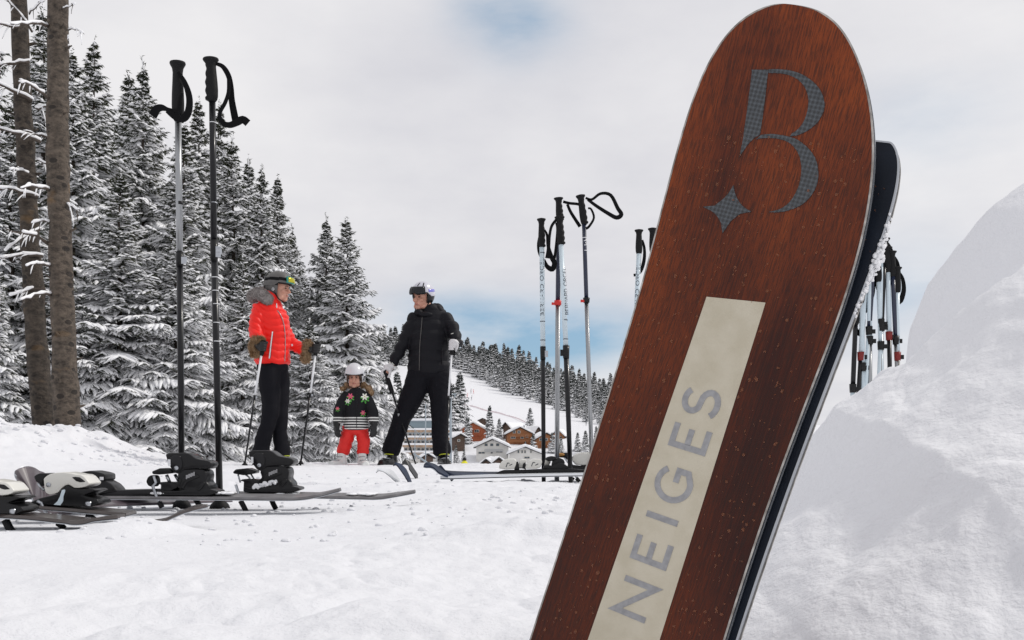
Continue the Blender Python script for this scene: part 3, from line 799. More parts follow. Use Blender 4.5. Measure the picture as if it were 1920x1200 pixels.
def lattice(pts, D, r, label, name, cat):
    p = pix(pts[0][0][0], pts[0][0][1], D)
    t = thing(name, label, cat, p)
    for a, b, w in pts:
        q = MB(); tube(q, [pix(*a, D), pix(*b, D)], w / F * D / 2, 8); q.build('beam', M['steelgrey'], t, True)
lattice([((778, 868), (778, 805), 1.6), ((798, 868), (798, 757), 2.0), ((760, 812), (842, 812), 1.2), ((778, 828), (798, 806), 1), ((798, 828), (778, 806), 1), ((778, 850), (842, 850), 1), ((760, 825), (798, 825), 1), ((798, 830), (842, 806), .9), ((818, 868), (818, 806), 1.2)], 150, 1, 'grey steel scaffold with crossed braces seen between the legs of the man', 'steel_frame', 'scaffold')
lattice([((845, 868), (845, 735), 4.5), ((835, 742), (856, 738), 2.0), ((838, 742), (838, 748), 2.5), ((853, 739), (853, 745), 2.5)], 90, 1, 'slim grey lift mast just right of the trouser leg of the man', 'lift_mast', 'mast')
lattice([((775, 850), (822, 882), 3.5)], 60, 1, 'grey slanting rail behind the boots of the man', 'rail', 'rail')
# pink net fence across the piste
fm = mat('faded_red_net', (.80, .70, .71), .9)
fe = MB(); pf = [(862, 757), (885, 762), (905, 768), (930, 775), (955, 782), (985, 791)]
prevP = None
fo = None
fence_loc = None
pp = []
for i in range(26):
    s = i / 25 * (len(pf) - 1); a = int(min(s, len(pf) - 2)); u = s - a
    x = pf[a][0] + (pf[a + 1][0] - pf[a][0]) * u; y = pf[a][1] + (pf[a + 1][1] - pf[a][1]) * u
    yr = float(np.interp(x, *_YR)); al = ((814 - y) / (814 - yr)) ** (1 / .9); D = 520 + 480 * al
    X = (x - 960) / F * D; pp.append(Vector((X, D, tz(X, D))))
ft = thing('net_fence', 'faint pink net fence running down across the white piste', 'fence', pp[0])
nb = MB()
for i in range(25):
    a, b = pp[i], pp[i + 1]; nb.add([a + Vector((0, 0, .1)), b + Vector((0, 0, .1)), b + Vector((0, 0, 1.0)), a + Vector((0, 0, 1.0)), a + Vector((0, .08, .1)), b + Vector((0, .08, .1)), b + Vector((0, .08, 1.0)), a + Vector((0, .08, 1.0))], [(0, 1, 2, 3), (7, 6, 5, 4), (3, 2, 6, 7), (0, 4, 5, 1)])
nb.build('net', fm, ft)
for i in range(0, 26, 5):
    q = MB(); tube(q, [pp[i] + Vector((0, 0, -.3)), pp[i] + Vector((0, 0, 1.5))], .06, 6); q.build('post', M['trim_dark'], ft)
# tiny skiers on the piste
def tiny_skier(px, py, c, lean, label):
    yr = float(np.interp(px, *_YR)); al = (max(0, 814 - py) / (814 - yr)) ** (1 / .9); D = 520 + 480 * al
    x = (px - 960) / F * D; z = tz(x, D)
    t = thing('person', label, 'person', (x, D, z), 0, 'skiers on the piste')
    S = 2.1
    b = MB()
    def V(a, b_, c_): return Vector((x + a * S, D + b_ * S, z + c_ * S))
    tube(b, [V(-.12, 0, .05), V(-.10, 0, .5), V(-.05, 0, .9), V(lean * .1, -.05, 1.2), V(lean * .15, -.08, 1.42)], [.08, .09, .16, .18, .07], 8)
    tube(b, [V(.14, 0, .05), V(.12, 0, .5), V(.05, 0, .9)], [.08, .09, .12], 8)
    tube(b, [V(lean * .1 - .2, 0, 1.3), V(-.38, -.1, 1.05), V(-.35, -.3, .95)], [.07, .06, .05], 6)
    tube(b, [V(lean * .1 + .2, 0, 1.3), V(.38, -.1, 1.05), V(.38, -.3, .95)], [.07, .06, .05], 6)
    ell(b, V(lean * .2, -.1, 1.62), (.13 * S, .13 * S, .15 * S), None, 8, 6, 1)
    me = remesh(b, .06, 1); me.materials.append(c); link('body', me, t)
    for s in (-.12, .14):
        k = MB(); tube(k, [V(s, .5, .03), V(s, -.8, .03), V(s, -.95, .12)], [(.02, .06)] * 3, 6); k.build('ski', M['trim_dark'], t)
jr = mat('red_suit', (.6, .05, .05), .8); jb = mat('dark_suit', (.03, .035, .06), .8); jy = mat('yellow_vest', (.75, .7, .03), .7); jp = mat('purple_suit', (.2, .06, .15), .8)
for a in ((866, 729, jb, .5, 'dark clad skier highest in the group on the piste'), (873, 736, jp, -1, 'purple clad skier high on the piste, left part of the group'), (876, 746, jr, 1, 'red clad skier lowest left in the group on the piste'),
          (883, 738, jb, .3, 'dark clad skier in the middle of the group on the piste'), (888, 739, jr, -.5, 'red clad skier at the right end of the group on the piste'), (884, 751, jb, .8, 'dark clad skier lowest in the group on the piste'),
          (877, 757, jb, 1, 'bent dark skier at the bottom of the group on the piste'), (941, 731, jr, .2, 'lone red clad skier near the forest edge'), (966, 736, jb, .2, 'lone dark skier below the forest edge'), (1099, 798, jb, .2, 'dark skier low on the piste between pole and wooden ski')):
    tiny_skier(*a)
def worker():
    p = pix(871, 874, 60)
    t = thing('person', 'small distant person in a bright yellow jacket at the snow edge', 'person', p)
    b = MB(); k = 60 / F
    def V(x, y, dy=0): q = pix(x, y, 60); q.y += dy; return q
    tube(b, [V(871, 880), V(871, 874), V(871, 868), V(871, 864.5)], [.12, .17, .2, .09], 10)
    tube(b, [V(868, 866), V(866.5, 870), V(867, 873)], [.07, .06, .05], 8); tube(b, [V(874, 866), V(875.5, 870), V(875, 873)], [.07, .06, .05], 8)
    ell(b, V(871, 862), (.1, .1, .13))
    me = remesh(b, .03, 2); me.materials.append(jy); link('body', me, t)
    h = MB(); ell(h, V(871, 861.2), (.125, .125, .12)); h.build('helmet', M['black'], t, True)
worker()
# ------------------------------------------------------------------ stroke lettering
def arc(cx, cy, rx, ry, a0, a1, n=12):
    return [(cx + rx * math.cos(R(a0 + (a1 - a0) * i / n)), cy + ry * math.sin(R(a0 + (a1 - a0) * i / n))) for i in range(n + 1)]
GL = {
 'N': (.8, [[(0, 0), (0, 1), (.8, 0), (.8, 1)]]),
 'E': (.6, [[(.6, 0), (0, 0), (0, 1), (.6, 1)], [(.07, .52), (.52, .52)]]),
 'I': (.05, [[(0, 0), (0, 1)]]),
 'G': (.9, [arc(.47, .5, .47, .5, 38, 322, 22)[0:20] + [(.86, .16), (.86, .46), (.52, .46)]]),
 'S': (.55, [arc(.29, .745, .245, .255, 35, 235, 12) + [(.29, .51)] + arc(.27, .26, .27, .26, 62, -150, 12)]),
 'B': (.6, [[(0, 0), (0, 1), (.28, 1)] + arc(.3, .76, .22, .24, 88, -88, 8) + [(.07, .52)], [(.07, .49)] + arc(.32, .245, .26, .245, 88, -88, 8) + [(.07, 0)]]),
 'R': (.62, [[(0, 0), (0, 1), (.28, 1)] + arc(.3, .74, .25, .26, 88, -88, 8) + [(.07, .48)], [(.25, .45), (.6, 0)]]),
 'A': (.8, [[(0, 0), (.4, 1), (.8, 0)], [(.19, .34), (.61, .34)]]),
 'D': (.75, [[(.3, 0), (0, 0), (0, 1), (.3, 1)] + arc(.3, .5, .44, .5, 85, -90, 12)]),
 'O': (1.0, [arc(.5, .5, .5, .5, 0, 352, 26)]),
 'C': (.85, [arc(.5, .5, .5, .5, 45, 315, 20)]),
 'L': (.5, [[(0, 1), (0, 0), (.5, 0)]]),
}
def ribbon(P, w):
    """mitred strip polygons for a polyline"""
    P = [Vector(p) for p in P]; n = len(P); Lf = []; Rt = []
    for i in range(n):
        a = (P[i] - P[i - 1]).normalized() if i else (P[1] - P[0]).normalized()
        b = (P[i + 1] - P[i]).normalized() if i < n - 1 else (P[-1] - P[-2]).normalized()
        t = a + b
        if t.length < .2: t = a
        t.normalize(); nn = Vector((-t.y, t.x)); na = Vector((-a.y, a.x))
        k = min(2.6, 1 / max(.25, nn.dot(na)))
        Lf.append(P[i] + nn * w / 2 * k); Rt.append(P[i] - nn * w / 2 * k)
    return [(Lf[i], Lf[i + 1], Rt[i + 1], Rt[i]) for i in range(n - 1)]
def glyph_quads(ch, w):
    out = []
    for pl in GL[ch][1]: out += ribbon(pl, w)
    return out

# ------------------------------------------------------------------ the wooden pair of skis in front
def wood_mat():
    m = bpy.data.materials.new('walnut_veneer'); m.use_nodes = True
    t = m.node_tree; b = t.nodes['Principled BSDF']
    uv = t.nodes.new('ShaderNodeUVMap'); uv.uv_map = 'UVMap'
    def tex(sx, sy, sc, det, ro=.6, dist=0.0):
        mpn = t.nodes.new('ShaderNodeMapping'); mpn.inputs['Scale'].default_value = (sx, sy, 1)
        t.links.new(uv.outputs[0], mpn.inputs[0])
        n = t.nodes.new('ShaderNodeTexNoise'); n.inputs['Scale'].default_value = sc; n.inputs['Detail'].default_value = det; n.inputs['Roughness'].default_value = ro
        n.inputs['Distortion'].default_value = dist
        t.links.new(mpn.outputs[0], n.inputs['Vector']); return n.outputs[0]
    figure = tex(1, .30, 15, 3, .5, .6)          # broad figure
    grain = tex(1, .07, 1700, 2, .6)             # fine pores
    streak = tex(1, .02, 900, 4, .6, .1)
    cross = tex(.35, 1.0, 60, 3, .6, 1.0)
    r = t.nodes.new('ShaderNodeValToRGB'); t.links.new(mathn(t, 'ADD', mathn(t, 'MULTIPLY', figure, .68), mathn(t, 'ADD', mathn(t, 'MULTIPLY', streak, .24), mathn(t, 'MULTIPLY', cross, .08))), r.inputs[0])
    e = r.color_ramp.elements
    e[0].position = .38; e[0].color = (.075, .013, .005, 1)
    e[1].position = .62; e[1].color = (.34, .072, .012, 1)
    q = e.new(.5); q.color = (.21, .042, .009, 1)
    # lighter towards the tip: partly wood figure, partly gloss reflection painted into the colour
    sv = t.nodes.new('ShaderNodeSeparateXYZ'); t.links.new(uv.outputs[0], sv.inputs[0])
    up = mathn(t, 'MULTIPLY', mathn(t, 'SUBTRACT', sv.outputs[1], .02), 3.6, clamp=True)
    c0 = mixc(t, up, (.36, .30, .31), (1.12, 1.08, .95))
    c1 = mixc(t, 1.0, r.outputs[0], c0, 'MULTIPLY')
    pore = mathn(t, 'MULTIPLY', mathn(t, 'SUBTRACT', .53, grain), 9.0, clamp=True)
    c2 = mixc(t, mathn(t, 'MULTIPLY', pore, .55), c1, (.022, .008, .005))
    t.links.new(c2, b.inputs['Base Color'])
    b.inputs['Roughness'].default_value = .5; b.inputs['Specular IOR Level'].default_value = .15; b.inputs['Coat Weight'].default_value = .22; b.inputs['Coat Roughness'].default_value = .12
    bn = t.nodes.new('ShaderNodeBump'); bn.inputs['Strength'].default_value = .35; bn.inputs['Distance'].default_value = .0006
    t.links.new(grain, bn.inputs['Height']); t.links.new(bn.outputs[0], b.inputs['Normal'])
    return m
def carbon_mat():
    m = bpy.data.materials.new('carbon_weave'); m.use_nodes = True
    t = m.node_tree; b = t.nodes['Principled BSDF']
    uv = t.nodes.new('ShaderNodeUVMap'); uv.uv_map = 'UVMap'
    mpn = t.nodes.new('ShaderNodeMapping'); mpn.inputs['Rotation'].default_value = (0, 0, R(3)); t.links.new(uv.outputs[0], mpn.inputs[0])
    sx = t.nodes.new('ShaderNodeSeparateXYZ'); t.links.new(mpn.outputs[0], sx.inputs[0])
    K = 2 * PI / .0042
    w1 = mathn(t, 'SINE', mathn(t, 'MULTIPLY', mathn(t, 'ADD', sx.outputs[0], sx.outputs[1]), K)); w2 = mathn(t, 'SINE', mathn(t, 'MULTIPLY', mathn(t, 'SUBTRACT', sx.outputs[0], sx.outputs[1]), K))
    wv_ = mathn(t, 'ADD', mathn(t, 'MULTIPLY', mathn(t, 'MULTIPLY', w1, w2), .5), .5)
    nz = t.nodes.new('ShaderNodeTexNoise'); nz.inputs['Scale'].default_value = 500; t.links.new(mpn.outputs[0], nz.inputs['Vector'])
    t.links.new(mixc(t, mathn(t, 'MULTIPLY', wv_, mathn(t, 'ADD', nz.outputs[0], .3)), (.005, .006, .008), (.08, .095, .11)), b.inputs['Base Color'])
    b.inputs['Roughness'].default_value = .38; b.inputs['Coat Weight'].default_value = .4
    bn = t.nodes.new('ShaderNodeBump'); bn.inputs['Strength'].default_value = .9; bn.inputs['Distance'].default_value = .0008; 
    t.links.new(wv_, bn.inputs['Height']); t.links.new(bn.outputs[0], b.inputs['Normal'])
    return m
M['wood'] = wood_mat(); M['carbon'] = carbon_mat()
M['bone'] = mat('bone_coloured_inlay', (.50, .45, .34), .42, coat=.35, var=(90, (.56, .51, .40)), bump=(700, .25, .0006))
M['letter_grey'] = mat('grey_lettering', (.26, .26, .27), .5, var=(300, (.34, .34, .35)))
M['sidewall'] = mat('dark_sidewall', (.022, .026, .032), .35, coat=.4, bump=(200, .3, .0006))
M['edge_white'] = mat('worn_pale_edge', (.20, .18, .16), .5, var=(160, (.50, .48, .45)), bump=(300, .5, .0006))
M['water'] = mat('water_drop', (.30, .11, .05), .05, spec=.5)  # orange glow gathered by the drops is painted into their colour
M['water'].node_tree.nodes['Principled BSDF'].inputs['Alpha'].default_value = .38
M['tipblue'] = mat('dark_blue_base', (.006, .009, .016), .45, spec=.2, coat=.05, bump=(90, .2, .0008), var=(40, (.010, .015, .026)))
Nn = Vector((-.46, -.875, .12)).normalized()
P0 = pix(1290, 900, .50)
CAMP = Vector((0, 0, HC))
def hit(px, py, off):
    d = Vector(((px - 960) / F, 1, (HZ - py) / F)); q = P0 + Nn * off
    return CAMP + d * ((q - CAMP).dot(Nn) / d.dot(Nn))
Vx = (hit(1385, 573, 0) - hit(1178, 1195, 0)).normalized()
Ux = Vx.cross(Nn).normalized()
if Ux.x < 0: Ux = -Ux
V0 = (hit(1385, 620, 0) - P0).dot(Vx)
def offF(v): return 0.95 * max(0, v - V0) ** 2 if v > V0 else 0.0
def offR(v): return -.0088 - (1.15 * max(0, v - V0 - .02) ** 2 if v > V0 + .02 else 0)
def S(u, v, off=offF, h=0.0): return P0 + Ux * u + Vx * v + Nn * (off(v) + h)
def inv(px, py, off=offF):
    o = 0
    for _ in range(25):
        p = hit(px, py, o); v = (p - P0).dot(Vx); o = .5 * o + .5 * off(v)
    return (p - P0).dot(Ux), v
def outline(L, Rr, top, off, deg=6):
    out = []
    tu, tv = inv(*top, off)
    for lst in (L, Rr):
        a = [inv(x, y, off) for x, y in lst]
        w = np.array([math.sqrt(max(0, tv - v)) for u, v in a] + [0] * 6); u = np.array([u for u, v in a] + [tu] * 6)
        out.append(np.polyfit(w, u, deg))
    return tu, tv, out[0], out[1]
Lpx = [(996, 1195), (1038, 1052), (1090, 898), (1140, 749), (1200, 540), (1218, 472), (1252, 340), (1276, 260), (1296, 192), (1316, 144), (1340, 96), (1372, 52), (1408, 24), (1440, 11)]
Rpx = [(1360, 1195), (1404, 1052), (1448, 925), (1497, 788), (1558, 639), (1580, 573), (1608, 476), (1616, 440), (1628, 380), (1634, 320), (1637, 248), (1632, 200), (1624, 160), (1612, 116), (1592, 76), (1568, 44), (1540, 24), (1512, 12)]
Lpx = [(925, 1420)] + Lpx; Rpx = [(1288, 1420)] + Rpx
def ski_outline_rows(L, Rr, top, off, vbot, n=150, deg=7):
    tu, tv, pl, pr = outline(L, Rr, top, off, deg)
    wmax = math.sqrt(tv - vbot); vlow = inv(*L[0], off)[1]; wl = math.sqrt(tv - vlow)
    rows = []
    for i in range(n + 1):
        s = i / n; w = wmax * (1 - s) ** 1.0
        ww = min(w, wl)
        rows.append((tv - w * w, float(np.polyval(pl, ww)) if w > 0 else tu, float(np.polyval(pr, ww)) if w > 0 else tu))
    rows[-1] = (tv, tu - 1e-5, tu + 1e-5)
    return rows
VB = -.30
rowsF = ski_outline_rows(Lpx, Rpx, (1472, 7), offF, VB)
print('front ski width (m)', [round(r[2] - r[1], 3) for r in rowsF[::25]], 'tilt', Vx[:], 'foot z', S(0, VB).z)
def uvset(me, uvs):
    l = me.uv_layers.new(name='UVMap')
    for lp in me.loops: l.data[lp.index].uv = uvs[lp.vertex_index]
def sheet(name, rows, off, h, nu, m, parent, flip=False, inset=0.0, dome=0.0):
    v = []; uvs = []
    for (vv, a, b) in rows:
        aa, bb = a + min(inset, (b - a) / 2.01), b - min(inset, (b - a) / 2.01)
        for j in range(nu + 1):
            s = j / nu; u = aa + (bb - aa) * s
            v.append(S(u, vv, off, h - dome * (abs(2 * s - 1) ** 8))); uvs.append((u, vv))
    f = []
    for i in range(len(rows) - 1):
        for j in range(nu):
            a = i * (nu + 1) + j; q = (a, a + 1, a + nu + 2, a + nu + 1); f.append(tuple(reversed(q)) if flip else q)
    me = mesh_np(name, np.array(v), f, [m], True); uvset(me, uvs)
    return link(name, me, parent)
def rim(name, rows, off, h0, h1, out, m, parent, out2=None):
    """strip around the outline between two heights, standing 'out' beyond it (closed quad section)"""
    path = [(a, v, -1) for v, a, b in rows] + [(b, v, 1) for v, a, b in reversed(rows[:-1])]
    pts = [Vector((u, v)) for u, v, _ in path]; sec = []
    for i in range(len(pts)):
        t = (pts[min(i + 1, len(pts) - 1)] - pts[max(0, i - 1)]).normalized(); nrm_ = Vector((-t.y, t.x))
        p = pts[i]
        o = p + nrm_ * out; q = p - nrm_ * .0006
        sec.append([S(q.x, q.y, off, h0), S(o.x, o.y, off, h0), S(o.x, o.y, off, h1), S(q.x, q.y, off, h1)])
    v = [p for s_ in sec for p in s_]; f = []
    for i in range(len(sec) - 1):
        for k in range(4):
            a = i * 4 + k; b = i * 4 + (k + 1) % 4; f.append((a, b, b + 4, a + 4))
    me = mesh_np(name, np.array(v), f, [m], False); return link(name, me, parent)
foot = S(0.0, -.25)
skiF = thing('ski', 'front ski of the tall pair, reddish wood with dark monogram and pale lettered strip', 'ski', foot, 0, 'tall wooden skis stuck in the snow pile')
skiR = thing('ski', 'rear ski of the tall leaning pair, its dark blue tip showing behind the wooden one', 'ski', S(.01, -.25, offR), 0, 'tall wooden skis stuck in the snow pile')
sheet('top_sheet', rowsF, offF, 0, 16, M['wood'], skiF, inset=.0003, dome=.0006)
rim('top_edge', rowsF, offF, -.0013, -.0004, .0002, M['edge_white'], skiF)
rim('sidewall', rowsF, offF, -.0056, -.0014, .0000, M['sidewall'], skiF)
rim('steel_edge', rowsF, offF, -.0070, -.0057, .0003, M['steel'], skiF)
sheet('base', rowsF, offF, -.0070, 10, M['base_black'], skiF, flip=True, inset=.0008)
# rear ski: outline of its tip from the photograph, on its own surface curving away
RR = [(1292 + 24, 1420), (1384, 1195), (1428, 1058), (1470, 945), (1522, 795), (1583, 640), (1601, 590), (1628, 520), (1655, 445), (1668, 400), (1680, 350), (1686, 318), (1685, 300), (1679, 280)]
aR = [inv(x, y, offR) for x, y in RR]
tuR, tvR = inv(1664, 266, offR)
RL = []
vs = [v for u, v in aR]
rowsR = []
pr = np.polyfit([math.sqrt(max(0, tvR - v)) for u, v in aR] + [0] * 4, [u for u, v in aR] + [tuR + .001] * 4, 6)
wl = math.sqrt(tvR - aR[0][1]); wmax = math.sqrt(tvR - VB)
for i in range(121):
    w = wmax * (1 - i / 120); ww = min(w, wl); ur = float(np.polyval(pr, ww))
    width = .092 * (1 - math.exp(-(w / .075) ** 1.6))
    rowsR.append((tvR - w * w, min(ur - width, tuR - .0001), max(ur, tuR + .0001) if i < 120 else tuR + .0002))
sheet('base', rowsR, offR, 0, 12, M['tipblue'], skiR, inset=.0009)
rim('steel_edge', rowsR, offR, -.0013, .0002, .0003, M['steel'], skiR)
rim('sidewall', rowsR, offR, -.0056, -.0014, .0000, M['sidewall'], skiR)
rim('top_edge', rowsR, offR, -.0068, -.0057, .0003, M['edge_white'], skiR)
sheet('top_sheet', rowsR, offR, -.0068, 10, M['wood'], skiR, flip=True, inset=.0008)
# inlays
def inlay(name, polys, m, parent, h=.00025, th=.0004, step=.003, off=offF):
    bm = bmesh.new()
    for P in polys:
        vs_ = [bm.verts.new((u, v, 0)) for u, v in P]
        try: bm.faces.new(vs_)
        except ValueError: pass
    bmesh.ops.recalc_face_normals(bm, faces=bm.faces)
    for f_ in bm.faces:
        if f_.normal.z < 0: f_.normal_flip()
    vmin = min(v.co.y for v in bm.verts); vmax = max(v.co.y for v in bm.verts); y = vmin + step
    bmesh.ops.triangulate(bm, faces=bm.faces)
    while y < vmax:
        bmesh.ops.bisect_plane(bm, geom=list(bm.verts) + list(bm.edges) + list(bm.faces), plane_co=(0, y, 0), plane_no=(0, 1, 0)); y += step
    bmesh.ops.triangulate(bm, faces=bm.faces)
    uvs = []
    bm.verts.ensure_lookup_table(); bm.verts.index_update()
    v = []; f = []
    n0 = len(bm.verts)
    for q in bm.verts: v.append(S(q.co.x, q.co.y, off, h)); uvs.append((q.co.x, q.co.y))
    for q in bm.verts: v.append(S(q.co.x, q.co.y, off, h - th)); uvs.append((q.co.x, q.co.y))
    for g in bm.faces: f.append([q.index for q in g.verts])
    for e in bm.edges:
        if e.is_boundary: a, b = e.verts[0].index, e.verts[1].index; f.append([a, b, b + n0, a + n0])
    bm.free()
    me = mesh_np(name, np.array(v), f, [m], False); uvset(me, uvs); return link(name, me, parent)
def z1(L_): return [inv(1200 + x / 2.5, y / 2.5) for x, y in L_]
def dens(L_, n=3):
    """Catmull-Rom resample of an open curve"""
    out = []
    for i in range(len(L_) - 1):
        p0 = L_[max(0, i - 1)]; p1 = L_[i]; p2 = L_[i + 1]; p3 = L_[min(len(L_) - 1, i + 2)]
        for k in range(n):
            t = k / n
            out.append(tuple(.5 * (2 * p1[j] + (p2[j] - p0[j]) * t + (2 * p0[j] - 5 * p1[j] + 4 * p2[j] - p3[j]) * t * t + (3 * p1[j] - p0[j] - 3 * p2[j] + p3[j]) * t ** 3) for j in (0, 1)))
    return out + [L_[-1]]
stem = [(525, 328), (604, 328)] + dens([(600, 345), (585, 480), (564, 632)]) + dens([(540, 645), (505, 680), (467, 738)]) + dens([(482, 660), (505, 500), (525, 340)])
up = dens([(606, 326), (650, 326), (700, 331), (760, 350), (815, 387), (850, 432), (866, 487), (858, 532), (830, 578), (785, 614), (735, 636), (702, 640)]) + dens([(712, 628), (742, 606), (768, 570), (785, 522), (790, 470), (778, 420), (750, 382), (710, 357), (660, 345), (603, 343)])
lo = dens([(566, 634), (620, 629), (690, 640), (740, 657), (790, 697), (822, 742), (836, 800), (832, 860), (805, 915), (760, 960), (700, 986), (650, 996), (604, 995)]) + dens([(650, 984), (690, 960), (725, 915), (748, 860), (757, 800), (750, 742), (728, 697), (695, 667), (650, 652), (610, 648), (575, 649), (545, 655)])
star = dens([(438, 868), (450, 918), (480, 965), (522, 993)]) + dens([(470, 1003), (425, 1040), (388, 1095)])[0:] + dens([(380, 1045), (350, 1000), (295, 970)]) + dens([(350, 965), (400, 925), (430, 885)])
inlay('monogram', [z1(stem), z1(up), z1(lo), z1(star)], M['carbon'], skiF, h=.0004)
c1, c2 = inv(1325, 556.5), inv(1435.5, 567.5); c3, c4 = inv(1104, 1195), inv(1238.5, 1195)
def ext(a, b, v): s = (v - a[1]) / (b[1] - a[1]); return (a[0] + (b[0] - a[0]) * s, v)
strip = inlay('pale_strip', [[c1, ext(c1, c3, -.26), ext(c2, c4, -.26), c2]], M['bone'], skiF, h=.0002, step=.01)
def z2(x, y): return inv(980 + x / 1.8176, 540 + y / 1.8176)
ita, itb = z2(414, 776), z2(541, 798)
cap = itb[0] - ita[0]
polys = []
def put(ch, start, end, shift=0.0):
    """start/end: zoom pixels of the first and last stroke centre line along the reading direction"""
    a = z2(*start); b = z2(*end); va, vb = a[1], b[1]
    um = (a[0] + b[0]) / 2; wd = GL[ch][0]; sc = (vb - va) / wd if wd > .1 else cap
    base = um + cap * .43
    lw = .0031
    for pl in GL[ch][1]:
        Q = [(base - y * cap * .88, va + x * sc) for x, y in pl]
        for q in ribbon(Q, lw): polys.append([(p.x, p.y) for p in q])
lettering_parts = []
def letter(ch, s_, e_):
    polys.clear(); put(ch, s_, e_)
    inlay('letter', list(polys), M['letter_grey'], strip, h=.00045, th=.0003, step=.02)
letter('N', (368, 1113), (402, 1008)); letter('E', (430, 932), (455, 860)); letter('I', (477, 786), (477, 786))
letter('G', (502, 722), (530, 618)); letter('E', (562, 545), (585, 475)); letter('S', (598, 432), (622, 350))
# water drops on the veneer
def drops(rows, n, name, parent, off, rng, seed, hmin=-.16):
    rs = random.Random(seed); v = []; f = []
    tv = rows[-1][0]
    for i in range(n):
        vv = rng[0] + (rng[1] - rng[0]) * rs.random() ** 1.0
        r = None
        for q in range(len(rows) - 1):
            if rows[q][0] <= vv <= rows[q + 1][0]: r = rows[q]; break
        if r is None: continue
        uu = r[1] + .003 + (r[2] - r[1] - .006) * rs.random()
        if parent is skiF and vv < c1[1] + .002 and ext(c1, c3, vv)[0] - .001 < uu < ext(c2, c4, vv)[0] + .001: continue
        rad = .00025 + .0006 * rs.random() ** 3 + (.0006 if rs.random() < .02 else 0)
        sx, sy = rs.uniform(.8, 1.2), rs.uniform(.85, 1.4)
        b = len(v); v.append(S(uu, vv, off, rad * .62))
        for (k, hh) in ((.55, .5), (.88, .26), (1.0, -.05)):
            for e in range(10):
                a = 2 * PI * e / 10; v.append(S(uu + math.cos(a) * rad * k * sx, vv + math.sin(a) * rad * k * sy, off, rad * hh + .0003))
        for e in range(10):
            e2 = (e + 1) % 10; f.append((b, b + 1 + e, b + 1 + e2))
            for q in range(2): a = b + 1 + q * 10; f.append((a + e, a + 10 + e, a + 10 + e2, a + e2))
    me = mesh_np(name, np.array(v), f, [M['water']], True); o = link(name, me, parent); tag(o, kind='stuff'); return o
drops(rowsF, 1300, 'water_drops', skiF, offF, (-.16, .175), 3)
drops(rowsR, 120, 'water_drops', skiR, offR, (.05, .17), 5)
# frozen snow crust along the rear edge of the rear ski tip
cr = MB(); rs_ = random.Random(8)
for i in range(420):
    s = rs_.random(); px, py = (1676 + (1606 - 1676) * s, 395 + (600 - 395) * s)
    a = inv(px, py, offR)
    row = min(rowsR, key=lambda q: abs(q[0] - a[1]))
    dens_ = math.exp(-((s - .45) / .3) ** 2)
    if rs_.random() > dens_: continue
    rr_ = rs_.uniform(.0004, .0010) * (1.3 if .3 < s < .55 else 1)
    ell(cr, S(row[2] + rs_.uniform(-.0005, .0024) * dens_, a[1], offR, rs_.uniform(-.006, .001)), (rr_, rr_ * rs_.uniform(.7, 1.3), rr_), None, 6, 4)
cro = cr.build('snow_crust', M['snow_tree'], skiR, True); tag(cro, kind='stuff')

# ------------------------------------------------------------------ ski poles
def strap(path, D, w, m, parent, name='strap', th=.0012, ys=None):
    """flat webbing band following picture pixels; w half width in metres (list or number)"""
    P = [pix(x, y, D) for x, y in dens(path, 4)]
    if ys is not None:
        yy = np.interp(np.linspace(0, 1, len(P)), np.linspace(0, 1, len(ys)), ys)
        for p, q in zip(P, yy): p.y += float(q)
    W = np.interp(np.linspace(0, 1, len(P)), np.linspace(0, 1, len(w)), w) if isinstance(w, (list, tuple)) else [w] * len(P)
    mb = MB(); sec = []
    for i, p in enumerate(P):
        t = (P[min(i + 1, len(P) - 1)] - P[max(0, i - 1)]).normalized()
        side = Vector((-t.z, 0, t.x)); side.normalize()
        sec.append((p, side, float(W[i])))
    v = []
    for p, s, w_ in sec:
        for a, b in ((-1, -1), (1, -1), (1, 1), (-1, 1)): v.append(p + s * (w_ * a) + Vector((0, th * b, 0)))
    f = [(3, 2, 1, 0)]
    for i in range(len(sec) - 1):
        for k in range(4): a = i * 4 + k; b = i * 4 + (k + 1) % 4; f.append((a, b, b + 4, a + 4))
    n = (len(sec) - 1) * 4; f.append((n, n + 1, n + 2, n + 3))
    mb.add(v, f); return mb.build(name, m, parent)
def cyl_text(text, A, ax, rad, cap_, start, face, m, parent, lw=.11, flip=False):
    """letters around a shaft; A point on the axis, ax axis direction (reading direction), start distance along it"""
    ax = ax.normalized(); side = ax.cross(face).normalized(); pos = start; mb = MB()
    for ch in text:
        if ch == ' ': pos += .55 * cap_; continue
        wd, pls = GL[ch]
        for q in glyph_quads(ch, lw):
            v = []
            for p in q:
                a = (p.y - .5) * cap_ / rad
                v.append(A + ax * (pos + p.x * cap_) + (face * math.cos(a) - side * math.sin(a) * (-1 if flip else 1)) * (rad + .0005))
            mb.add(v, [(0, 1, 2, 3)])
        pos += (wd + .28) * cap_
    return mb.build('lettering', m, parent)
